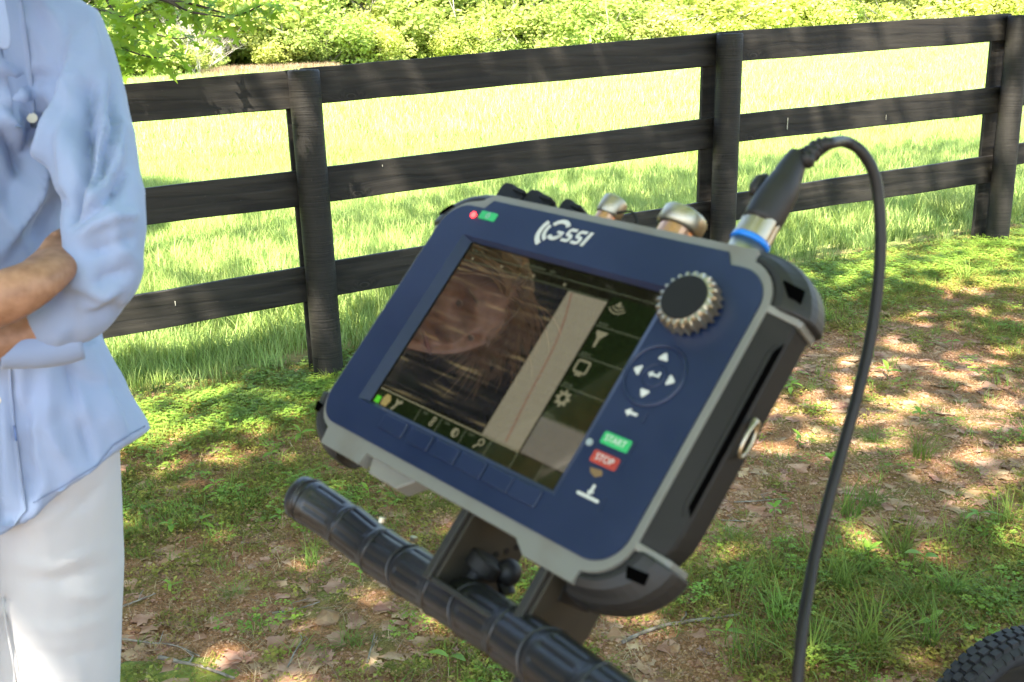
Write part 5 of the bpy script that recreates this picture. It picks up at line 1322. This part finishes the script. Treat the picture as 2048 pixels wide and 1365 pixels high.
def fold(me, lines, amp=1.0, nz=.0):
    n = len(me.vertices); co = np.zeros(n * 3, np.float32); me.vertices.foreach_get('co', co); co = co.reshape(-1, 3).astype(float)
    no = np.zeros(n * 3, np.float32); me.vertices.foreach_get('normal', no); no = no.reshape(-1, 3)
    u, v = pix(co); front = np.clip(-(no @ cf) * 1.7 + .12, 0, 1)
    disp = np.zeros(n)
    for (pts, w, a) in lines:
        best = np.full(n, 1e9); sgn = np.zeros(n); tt = np.zeros(n); tot = 0
        for i in range(len(pts) - 1):
            x0, y0 = pts[i]; x1, y1 = pts[i + 1]; dx, dy = x1 - x0, y1 - y0; L = math.hypot(dx, dy)
            t = np.clip(((u - x0) * dx + (v - y0) * dy) / (L * L), 0, 1); ex, ey = u - (x0 + t * dx), v - (y0 + t * dy); d = np.hypot(ex, ey)
            s = np.sign(dx * (v - y0) - dy * (u - x0)); k = d < best; best[k] = d[k]; sgn[k] = s[k]; tt[k] = (i + t[k]) / (len(pts) - 1)
        env = np.clip(np.sin(np.clip(tt, .0, 1) * math.pi), 0, 1) ** .6 + .12
        # sharp valley on one side, soft roll on the other
        ws = np.where(sgn > 0, w, w * .4)
        disp += a * env * (.55 * np.exp(-(best / ws) ** 2) + .6 * np.exp(-1.5 * best / ws)) * front
    q = fbm(co[:, 0] * 14 + co[:, 1] * 9, co[:, 2] * 7, 5) - .47
    disp += (.3 + .7 * front) * (-nz * .18 + nz * q + nz * .42 * (1 - np.abs(2 * np.clip((fbm(co[:, 0] * 11 + co[:, 1] * 5 + co[:, 2] * 5, co[:, 2] * 6 - co[:, 0] * 7, 15, 3) - .44) * 2.4 + .5, 0, 1) - 1)) ** 3 + nz * .28 * (fbm(co[:, 0] * 40 + co[:, 1] * 22, co[:, 2] * 19, 8) - .47))
    co += no * (disp * amp)[:, None]
    me.vertices.foreach_set('co', co.astype(np.float32).ravel()); me.update()
    bm = bmesh.new(); bm.from_mesh(me)
    for _ in range(2): bmesh.ops.smooth_vert(bm, verts=bm.verts, factor=.5, use_axis_x=True, use_axis_y=True, use_axis_z=True)
    bm.to_mesh(me); bm.free(); me.update()
K = .001
fold(me, [([(135, 40), (110, 170), (70, 300), (20, 400)], 34, -13 * K), ([(150, 60), (128, 190), (95, 310), (40, 440), (0, 520)], 22, 9 * K),
          ([(186, 170), (186, 280), (172, 360), (140, 440)], 15, -20 * K), ([(214, 150), (208, 270), (188, 370), (160, 430)], 14, 8 * K),
          ([(226, 130), (228, 260), (205, 350), (170, 410), (130, 445)], 11, -9 * K), ([(246, 240), (236, 330), (200, 400), (150, 440)], 16, 7 * K),
          ([(262, 330), (235, 380), (195, 420), (150, 452)], 11, -9 * K), ([(284, 430), (240, 436), (190, 455), (150, 480)], 14, 7 * K),
          ([(282, 470), (240, 490), (200, 500), (160, 505)], 12, -5 * K), ([(268, 540), (225, 560), (180, 575)], 15, -5 * K), ([(250, 580), (200, 610), (150, 620)], 18, 5 * K),
          ([(0, 150), (40, 165), (90, 140)], 14, -6 * K), ([(0, 260), (30, 300), (60, 360)], 16, -12 * K), ([(-10, 215), (35, 245), (62, 300)], 22, 9 * K), ([(0, 190), (30, 195), (60, 180)], 14, 5 * K),
          ([(60, 480), (90, 430), (120, 380)], 14, -6 * K), ([(20, 460), (60, 400), (80, 330)], 22, 8 * K), ([(190, 690), (215, 790), (250, 880)], 22, 5 * K), ([(150, 700), (150, 800), (190, 930)], 24, -6 * K),
          ([(100, 740), (105, 850), (150, 960)], 26, 6 * K), ([(235, 740), (262, 800), (290, 860)], 14, -4 * K), ([(60, 740), (62, 880), (60, 1010)], 9, -5 * K), ([(120, 720), (180, 760), (240, 780)], 20, -4 * K),
          ([(0, 760), (20, 850), (30, 1000)], 18, 4 * K), ([(170, 100), (150, 200), (130, 330), (125, 400)], 18, 5 * K)], 1.75, .015)
shirt = wear('shirt', me)
# shirt front: placket strip, button, button hole, cuff, collar
def strip_on(me_o, rows, lift, name, m, parent, nseg=5, th=.0014):
    """cloth strip draped on the shirt: rows ((u0,v0),(u1,v1)) are projected on its mesh along the view"""
    from mathutils.bvhtree import BVHTree
    bv = BVHTree.FromPolygons([v_.co[:] for v_ in me_o.vertices], [p.vertices[:] for p in me_o.polygons])
    V = []; k = len(rows)
    for (a, b) in rows:
        for j in range(nseg):
            t = j / (nseg - 1); u = a[0] + (b[0] - a[0]) * t; v = a[1] + (b[1] - a[1]) * t; d = Vector(ray(u, v)).normalized()
            h = bv.ray_cast(Vector(CAM) - PO, d); p = h[0] if h[0] is not None else (V[-1] if V else Vector(P(u, v, 1.1)) - PO)
            V.append(Vector(p) - d * lift)
    n0 = len(V); V2 = [p + Vector(cf) * th * 1.5 for p in V]; F = []
    for i in range(k - 1):
        for j in range(nseg - 1):
            a = i * nseg + j; F.append((a, a + 1, a + 1 + nseg, a + nseg)); F.append((n0 + a, n0 + a + nseg, n0 + a + nseg + 1, n0 + a + 1))
    rim = [j for j in range(nseg)] + [i * nseg + nseg - 1 for i in range(1, k)] + [(k - 1) * nseg + j for j in range(nseg - 2, -1, -1)] + [i * nseg for i in range(k - 2, 0, -1)]
    for i in range(len(rim)):
        a, b = rim[i], rim[(i + 1) % len(rim)]; F.append((a, b, n0 + b, n0 + a))
    return link(name, mesh_data(name, V + V2, F, m, True), parent)
plk = strip_on(me, [((-22 + .02 * v, v), (np.interp(v, [640, 800, 1050], [16, 24, 56]), v)) for v in (735, 780, 830, 880, 930, 980, 1020, 1052)], .003, 'placket', M_shirt, shirt)
plk2 = strip_on(me, [((np.interp(v, [-40, 100, 240], [-20, 5, 30]), v), (np.interp(v, [-40, 60, 150, 250], [38, 52, 64, 72]), v)) for v in (-40, 10, 60, 110, 160, 210, 255)], .003, 'placket', M_shirt, shirt)
M_btn = mat('pearl_button', (.6, .58, .45), .25)
from mathutils.bvhtree import BVHTree
bvs = BVHTree.FromPolygons([v_.co[:] for v_ in me.vertices], [p.vertices[:] for p in me.polygons])
for (u_, v_) in ((64, 236), (-8, 800)):
    d = Vector(ray(u_, v_)).normalized(); h = bvs.ray_cast(Vector(CAM) - PO, d)
    if h[0] is not None: bm = cyl_bm(h[0] - d * .004, h[0] - d * .0065, .0056, n=16); bm_obj('button', bm, M_btn, shirt, bevel=.0008)
strip_on(me, [((26, 852), (30, 852)), ((28, 866), (32, 866)), ((30, 882), (34, 882))], .0075, 'button_hole', mat('blue_stitching', (.14, .22, .45), .8), shirt, 2, .0006)
# cuff on the left wrist: a turned open band with a loose corner
rows = [(158, 672, 1.085, 52, 46), (120, 680, 1.075, 57, 50), (70, 688, 1.06, 56, 48), (20, 693, 1.045, 52, 44), (-6, 696, 1.038, 50, 42)]
V_, F_ = ptube(rows, 36, 16); F_ = F_[:-2]; n0 = len(V_); c0 = sum(V_, Vector()) / n0
cuff = mesh_data('cuff', V_, F_, M_shirt, True); cuffo = wear('cuff', cuff, shirt); sd = cuffo.modifiers.new('thick', 'SOLIDIFY'); sd.thickness = .003
# stitched seams: armhole, hem
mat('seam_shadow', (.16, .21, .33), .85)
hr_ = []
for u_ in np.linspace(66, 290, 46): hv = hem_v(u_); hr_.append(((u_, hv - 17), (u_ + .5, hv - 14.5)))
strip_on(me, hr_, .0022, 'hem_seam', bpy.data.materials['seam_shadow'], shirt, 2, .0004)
# collar leaf
V_ = [PT(-80, -90, 1.12), PT(-10, -70, 1.10), PT(30, -10, 1.085), PT(52, 60, 1.08), (PT(84, 96, 1.085)), PT(30, 118, 1.08), PT(-10, 90, 1.08), PT(-60, 0, 1.09)]
V_ = [PT(-90, -120, 1.16), PT(-5, -95, 1.14), PT(12, -20, 1.115), PT(26, 62, 1.105), PT(28, 106, 1.105), PT(-14, 100, 1.10), PT(-45, 40, 1.10), PT(-80, -40, 1.12)]
cl_ = wear('collar', mesh_data('collar', V_, [(0, 1, 2, 7), (7, 2, 3, 6), (6, 3, 4, 5)], M_shirt, True), shirt)
sd = cl_.modifiers.new('thick', 'SOLIDIFY'); sd.thickness = .0025; sb = cl_.modifiers.new('sub', 'SUBSURF'); sb.levels = sb.render_levels = 2
# trousers
tp = [ptube([(-60, 760, 1.25, 195, 130), (-62, 880, 1.25, 205, 145), (-60, 980, 1.24, 190, 150)], 36, 12)]
for hp, kx, s in ((hipL, LX, 1), (hipR, RX, -1)):
    g = ground_at(kx); rx = 117 * 1.25 * DS * kf(1130) / FPX
    tp.append(tube([Vector((kx.x - .012 * s + .03, kx.y + .01, 1.0)), Vector((kx.x - .006 * s + .018, kx.y, .9)), Vector((kx.x, kx.y, .78)), Vector((kx.x - .026, kx.y, .62)), Vector((kx.x - .048, kx.y, .48)), Vector((kx.x - .080, kx.y + .012, .28)), Vector((kx.x - .115, kx.y + .018, g + .06))],
                   [(rx, .082), (rx, .086), (rx, .085), (rx * .99, .078), (rx * .98, .072), (rx * .97, .07), (rx * .97, .07)], 36, up=tuple(cr)))
me = volume_mesh('trousers', tp, .006, M_trou, 5)
fold(me, [([(60, 1000), (120, 1010), (200, 980)], 14, -4 * K), ([(20, 1120), (100, 1135), (235, 1085)], 12, 4 * K), ([(30, 1160), (120, 1160), (240, 1120)], 14, -4 * K), ([(20, 1060), (90, 1040), (160, 1000)], 14, 4 * K),
          ([(40, 1250), (120, 1260), (236, 1230)], 16, 3 * K), ([(50, 1300), (140, 1310), (236, 1290)], 16, -3 * K), ([(6, 1130), (14, 1250), (34, 1365), (50, 1460)], 7, -5 * K), ([(232, 940), (180, 1010), (120, 1040)], 13, -5 * K), ([(238, 1180), (190, 1200), (120, 1190)], 10, 4 * K)], .9, .006)
trou = wear('trousers', me)
V_, F_ = tube([PT(4, 1180, 1.165), PT(12, 1250, 1.165), PT(24, 1310, 1.165), PT(34, 1370, 1.165)], .0012, 6); wear('seam', mesh_data('seam', V_, F_, M_trou, True), trou)
for kx in (LX, RX):
    g = ground_at(kx); fd = Vector((.45, -.75, 0)).normalized(); a = Vector((kx.x - .118, kx.y + .03, g + .045))
    V_, F_ = tube([a - fd * .06, a - fd * .02, a + fd * .08 - Vector((0, 0, .008)), a + fd * .18 - Vector((0, 0, .018)), a + fd * .205 - Vector((0, 0, .024))], [(.03, .03), (.044, .05), (.048, .038), (.042, .026), (.015, .01)], 20)
    wear('shoe', mesh_data('shoe', V_, F_, M_shoe, True))

# ------------------------------------------------------------------ single plants, leaves, twigs and stones on the ground
def at_px(name, u, v, rz=None, s=1):
    x, y, z = gp(u, v); e = empty(name, (x, y, z), (0, 0, random.uniform(0, 6.28) if rz is None else rz)); e.scale = (s, s, s); return e
tuft_me = [mesh_data('grass_tuft', *grass_clump(46, .028, .115, .0036, (.25, 1.5), 4), M_grass) for _ in range(3)] + [mesh_data('grass_tuft', *grass_clump(70, .02, .07, .0018, (.6, 2.2), 3), M_grass) for _ in range(2)] + [mesh_data('grass_tuft', *grass_clump(20, .05, .19, .0026, (.2, 1.2), 5), M_grass) for _ in range(2)]
TUFTS = [
 (1845, 915, 0, 1.15, 'broad bladed green tuft alone on the bare clay right of the cable'), (1480, 1085, 3, 1.0, 'small dense fine leaved tuft on bare clay right of the unit'),
 (1565, 1150, 5, 1.0, 'tall thin bladed grass between the unit and the cable'), (1330, 1225, 3, .9, 'low fine tuft just under the lower corner of the unit'),
 (1700, 1030, 0, 1.2, 'leaning green tuft touching the right side of the cable'), (1745, 1010, 1, .8, 'short tuft above the leaning tuft right of the cable'),
 (1790, 1110, 0, 1.3, 'large wide bladed tuft between the cable and the wheel'), (1835, 1200, 4, 1.4, 'rusty based fine tuft above the tyre'),
 (1905, 1190, 2, 1.0, 'yellow green tuft above the top of the tyre'), (1680, 1170, 2, 1.2, 'broad tuft in the grassy patch right of the lower cable'),
 (1500, 1215, 5, 1.25, 'sprawling thin grass left of the cable near the lower edge'), (1600, 1330, 1, 1.3, 'tuft at the bottom edge beside the cable foot'),
 (1480, 1330, 5, 1.1, 'loose grass at the bottom edge under the unit corner'), (2005, 1045, 1, 1.0, 'green tuft at the right edge above the wheel'),
 (1745, 880, 4, 1.0, 'small bright tuft left of the lone broad tuft'), (1650, 1110, 5, 1.2, 'feathery tall grass behind the lower cable'),
 (2000, 1200, 4, 1.5, 'fine dark grass behind the wheel at the right edge'), (1860, 1285, 2, 1.1, 'narrow tuft left of the tyre tread'),
 (1740, 1300, 1, 1.3, 'thick tuft midway between cable and tyre at the lower edge'), (1620, 780, 3, 1.0, 'small tuft right of the unit behind the ring side'),
 (480, 700, 4, 1.2, 'green tuft in the weeds left of the left post foot'), (330, 960, 3, .9, 'low tuft beside the shirt hem corner'),
 (620, 1130, 1, .8, 'grass tuft below the rounded end of the push bar'), (470, 1190, 3, .9, 'small green tuft in front of the brown stone'),
 (700, 1290, 4, 1.1, 'dark green tuft under the push bar near the lower edge'), (1930, 560, 1, 1.2, 'tuft in front of the right fence post foot'),
 (1650, 640, 2, 1.0, 'upright tuft right of the upper corner guard'), (1560, 1250, 0, 1.1, 'tuft below the sprawling thin grass left of the cable'),
 (1880, 1090, 5, .9, 'few thin blades right of the large wide tuft')]
for u_, v_, k, sc_, lab in TUFTS:
    x_, y_, z_ = gp(u_, v_); o = link('grass_tuft', tuft_me[k]); o.location = (x_, y_, z_ - .003); o.rotation_euler = (0, 0, random.uniform(0, 6.28)); o.scale = (sc_,) * 3
    tag(o, lab, 'grass tuft', 'single grass tufts on the ground')
M_sprout = mat('sprout_leaf', (.16, .32, .03), .45, (.26, .42, .06), scale=25, trans=.45, rnd=.2, spec=.4)
def sprout_leaf(L, w_):
    V = []; F = []
    for i in range(6):
        t = i / 5; ww = w_ * math.sin(math.pi * min(1, t * .93 + .03)) ** .8 * .5; z = L * (.25 * t - .45 * t * t)
        V += [(t * L, ww, z + .25 * ww), (t * L, 0, z), (t * L, -ww, z + .25 * ww)]
    for i in range(5):
        a = i * 3; F += [(a, a + 1, a + 4, a + 3), (a + 1, a + 2, a + 5, a + 4)]
    return V, F
spl_me = [mesh_data('leaf', *sprout_leaf(.034, .017), M_sprout, True), mesh_data('leaf', *sprout_leaf(.045, .013), M_sprout, True)]
stem_s = mesh_data('stem', *tube([(0, 0, -.005), (.001, 0, .018), (.002, .001, .036)], [.0012, .001, .0008], 5), M_sprout, True)
SPROUTS = [
 (322, 810, 1.0, 'pale sprout nearest the shirt hem corner'), (370, 815, 1.1, 'two leaved sprout right of the one by the shirt hem'), (455, 872, 1.0, 'bright sprout left of the push bar end, upper of the pair'),
 (603, 885, 1.2, 'light green sprout between the push bar end and the unit corner'), (545, 925, 1.0, 'sprout directly above the rounded end of the push bar'), (430, 985, 1.0, 'sprout left of the push bar end at its height'),
 (345, 1070, 1.0, 'left sprout of the group right of the trousers'), (405, 1062, 1.1, 'right sprout of the group right of the trousers'), (372, 1098, .9, 'lower sprout of the group right of the trousers'),
 (738, 1000, 1.1, 'upright sprout between push bar and lower edge of the unit'), (722, 1165, 1.2, 'yellow sprout just under the middle of the push bar'), (960, 1305, 1.3, 'many leaved sprout under the lower part of the push bar'),
 (900, 1352, 1.4, 'tall sprout at the bottom edge under the push bar'), (1955, 1055, 1.2, 'pale two leaved sprout alone on clay near the right edge'), (1548, 1035, .9, 'sprout beside the thin twig right of the unit'),
 (1735, 1125, 1.1, 'light sprout below the leaning tuft by the cable'), (1845, 1150, 1.5, 'yellow green sprout cluster above the fine tuft over the tyre'), (1600, 895, 1.2, 'bushy sprout between the unit side and the cable'),
 (1840, 845, 1.0, 'sprout above the lone broad bladed tuft'), (1580, 790, 1.3, 'pointed leaf sprout against the edge of the unit side'), (1860, 1270, 1.1, 'dark glossy seedling left of the tyre top'),
 (345, 1190, .9, 'small sprout in the turf beside the trouser knee'), (560, 1050, 1.0, 'sprout under the first ribs of the push bar'), (1775, 760, 1.2, 'leafy sprout right of the middle of the cable'),
 (1905, 700, 1.1, 'sprout in the dappled turf near the right edge'), (1450, 1290, 1.1, 'serrated pale sprout at the lower edge below the unit corner'), (1660, 940, 1.2, 'dark leaved seedling just left of the cable')]
for n_, (u_, v_, sc_, lab) in enumerate(SPROUTS):
    e = at_px('sprout', u_, v_, None, sc_); tag(e, lab, 'sprout', 'broad leaved sprouts on the ground')
    link('stem', stem_s, e); nl = 2 + n_ % 4
    for k in range(nl):
        o = link('leaf', spl_me[n_ % 2], e); o.location = (.001, 0, .036 - .006 * (k // 2)); o.rotation_euler = (random.uniform(-.3, .3), random.uniform(-.7, .1), 6.28 * k / nl + random.uniform(-.3, .3)); q = random.uniform(.7, 1.15); o.scale = (q, q, q)
def dead_leaf(L, curl, seed):
    rnd = random.Random(seed); V, F = oakleaf_verts(L); out = []
    for v in V:
        x, y, z = v; out.append((x, y, z + .1 * L * (x / L) ** 2 + curl * y * y / L + .12 * L * math.sin(x / L * 5 + seed) ))
    return out, F
M_tan = mat('tan_dead_leaf', (.28, .15, .075), .7, (.44, .28, .15), scale=30, trans=.15, rnd=.2, spec=.25)
M_mauve = mat('mauve_dead_leaf', (.19, .11, .085), .7, (.33, .21, .17), scale=30, trans=.15, rnd=.2, spec=.25)
dl_me = [mesh_data('dead_leaf', *dead_leaf(.075, c, s_), m_, True) for c, s_, m_ in ((2.2, 1, M_tan), (1.2, 2, M_mauve), (3.0, 3, M_tan), (.8, 4, M_mauve))]
LEAVES = [
 (750, 1015, 0, 1.35, 'curled tan leaf between the push bar and the unit'), (702, 930, 1, 1.0, 'flat brown leaf below the left corner of the unit'), (312, 1115, 1, .9, 'mauve leaf right of the trousers at knee height'),
 (905, 1080, 2, .9, 'tan leaf left of the perforated bracket'), (850, 1050, 3, .8, 'brown leaf under the lower edge of the unit'), (905, 1320, 1, 1.1, 'curled brown leaf under the push bar'),
 (1425, 1310, 3, 1.1, 'pale lobed leaf at the lower edge below the corner guard'), (1985, 965, 1, .9, 'lilac brown leaf near the right edge on the clay'), (1660, 1175, 0, .9, 'rolled tan leaf right of the lower cable'),
 (1765, 1050, 3, .7, 'small mauve leaf between two tufts right of the cable'), (1560, 690, 3, .8, 'pale leaf right of the upper corner guard'), (1850, 1100, 0, .8, 'tan leaf right of the large tuft above the tyre'),
 (1705, 1330, 1, 1.0, 'crumpled leaf at the bottom edge right of the cable'), (380, 1215, 2, .8, 'tan leaf below the knee high sprout'), (330, 700, 1, .8, 'brown leaf in the weeds under the lowest rail'),
 (1470, 830, 2, .9, 'tan leaf by the unit side ring'), (1905, 860, 3, .8, 'mauve leaf on the clay right of the lone tuft'), (500, 1085, 3, .9, 'brown leaf left of the push bar ribs'),
 (590, 1190, 0, .9, 'tan leaf below the push bar between bar and stone'), (1960, 1120, 2, .8, 'tan leaf on clay above the wheel at the right'), (1540, 1000, 1, .7, 'small leaf beside the twigs right of the unit'),
 (1380, 1240, 2, .7, 'tan leaf at the foot of the lower corner guard'), (455, 780, 0, .7, 'tan leaf on the open soil left of the post foot'), (1700, 860, 2, .8, 'tan leaf just right of the cable on bare clay')]
for u_, v_, k, sc_, lab in LEAVES:
    x_, y_, z_ = gp(u_, v_); o = link('dead_leaf', dl_me[k]); o.location = (x_, y_, z_ + .006); o.rotation_euler = (random.uniform(-.4, .4), random.uniform(-.4, .4), random.uniform(0, 6.28)); o.scale = (sc_ * .52,) * 3
    tag(o, lab, 'dead leaf', 'fallen leaves on the ground')
TWIGS = [
 ([(318, 1320), (360, 1328), (410, 1342), (470, 1362)], .0055, 'thick pale stick lying at the bottom left beside the trousers'), ([(246, 1283), (300, 1290), (350, 1296), (400, 1318)], .003, 'thin dark twig above the thick pale stick'),
 ([(1245, 1290), (1300, 1265), (1370, 1250), (1440, 1240), (1480, 1234)], .0055, 'long grey stick running out from under the unit corner'), ([(1468, 1008), (1510, 1006), (1560, 1000), (1575, 1002)], .0022, 'thin pale twig on the clay right of the unit'),
 ([(1440, 1042), (1480, 1046), (1500, 1045)], .0018, 'short twig under the thin pale twig by the unit'), ([(545, 1232), (590, 1222), (640, 1208)], .003, 'brown twig below the push bar left of the stone'),
 ([(735, 1330), (742, 1300), (750, 1272)], .0028, 'upright dark twig under the push bar'), ([(575, 1340), (590, 1310), (604, 1285), (598, 1270)], .0026, 'forked looking pale twig at the lower left'),
 ([(1520, 1135), (1580, 1138), (1640, 1140)], .002, 'fine straight twig crossing behind the cable'), ([(246, 1218), (280, 1204), (312, 1190)], .003, 'dark twig beside the trousers'),
 ([(430, 722), (470, 718), (520, 724)], .003, 'twig lying in front of the left post foot'), ([(1900, 1062), (1960, 1066), (2010, 1062)], .002, 'thin twig near the right edge beside the pale sprout')]
for pts, r_, lab in TWIGS:
    w_ = [Vector(gp(*p)) + Vector((0, 0, r_ * .8 + random.uniform(0, .006))) for p in pts]; o0 = w_[0].copy(); sp_ = [Vector(p) for p in spline([tuple(q - o0) for q in w_], 14)]
    V_, F_ = tube([p + rv(r_ * .12) for p in sp_], [r_ * (1 - .035 * i) * random.uniform(.85, 1.1) for i in range(14)], 8); br_ = sp_[6]; V2, F2 = tube([br_, br_ + Vector((random.uniform(-.03, .03), .025, .006)), br_ + Vector((random.uniform(-.04, .04), .05, .004))], [r_ * .5, r_ * .4, r_ * .2], 5)
    V_, F_ = joinVF([(V_, F_), (V2, F2)]); o = link('twig', mesh_data('twig', V_, F_, M_twig, True)); o.location = o0; tag(o, lab, 'twig', 'twigs on the ground')
rock_me = [mesh_data('stone', *rock(.02, 2, k * 2.7 + 1), M_stone) for k in range(4)]
STONES = [
 (655, 1240, 1.7, 'largest brown clay stone, left under the push bar'), (1075, 1172, 1.5, 'round brown stone seen between the two brackets'), (1000, 1150, .7, 'small stone left of the round one between the brackets'),
 (372, 828, .7, 'small orange stone near the shirt hem'), (470, 775, .8, 'clay lump in the open soil left of the post foot'), (430, 800, .6, 'pebble beside the clay lump left of the post foot'),
 (740, 1348, .9, 'reddish stone at the bottom edge under the push bar'), (1400, 1330, .7, 'clay stone at the bottom edge left of the loose grass'), (1350, 1300, .8, 'clay lump beside the long grey stick'),
 (1290, 1320, .6, 'pebble below the long grey stick'), (340, 1325, .7, 'pale stone above the thick stick'), (1985, 905, .5, 'pebble on the bare clay near the right edge'), (560, 1105, .6, 'pebble under the push bar end'), (830, 1260, .7, 'stone in the turf under the middle of the push bar')]
for n_, (u_, v_, sc_, lab) in enumerate(STONES):
    x_, y_, z_ = gp(u_, v_); o = link('stone', rock_me[n_ % 4]); o.location = (x_, y_, z_ + .004); o.rotation_euler = (0, 0, random.uniform(0, 6.28)); o.scale = (sc_,) * 3; tag(o, lab, 'stone', 'stones on the ground')
# moss cushions
for u_, v_, sc_, lab in ((400, 1345, .10, 'bright moss patch at the bottom left beside the thick stick'), (270, 1345, .07, 'moss cushion against the trouser leg at the bottom edge'), (820, 1335, .06, 'moss cushion under the push bar')):
    x_, y_, z_ = gp(u_, v_); V, F = rock(1, 3, u_); V = [(a * sc_, b * sc_ * .8, (c * .12 + .02 * mnoise.noise(Vector((a * 6, b * 6, 0)))) * sc_) for a, b, c in V]
    o = link('moss', mesh_data('moss', V, F, M_moss, True)); o.location = (x_, y_, z_); tag(o, lab, 'moss')
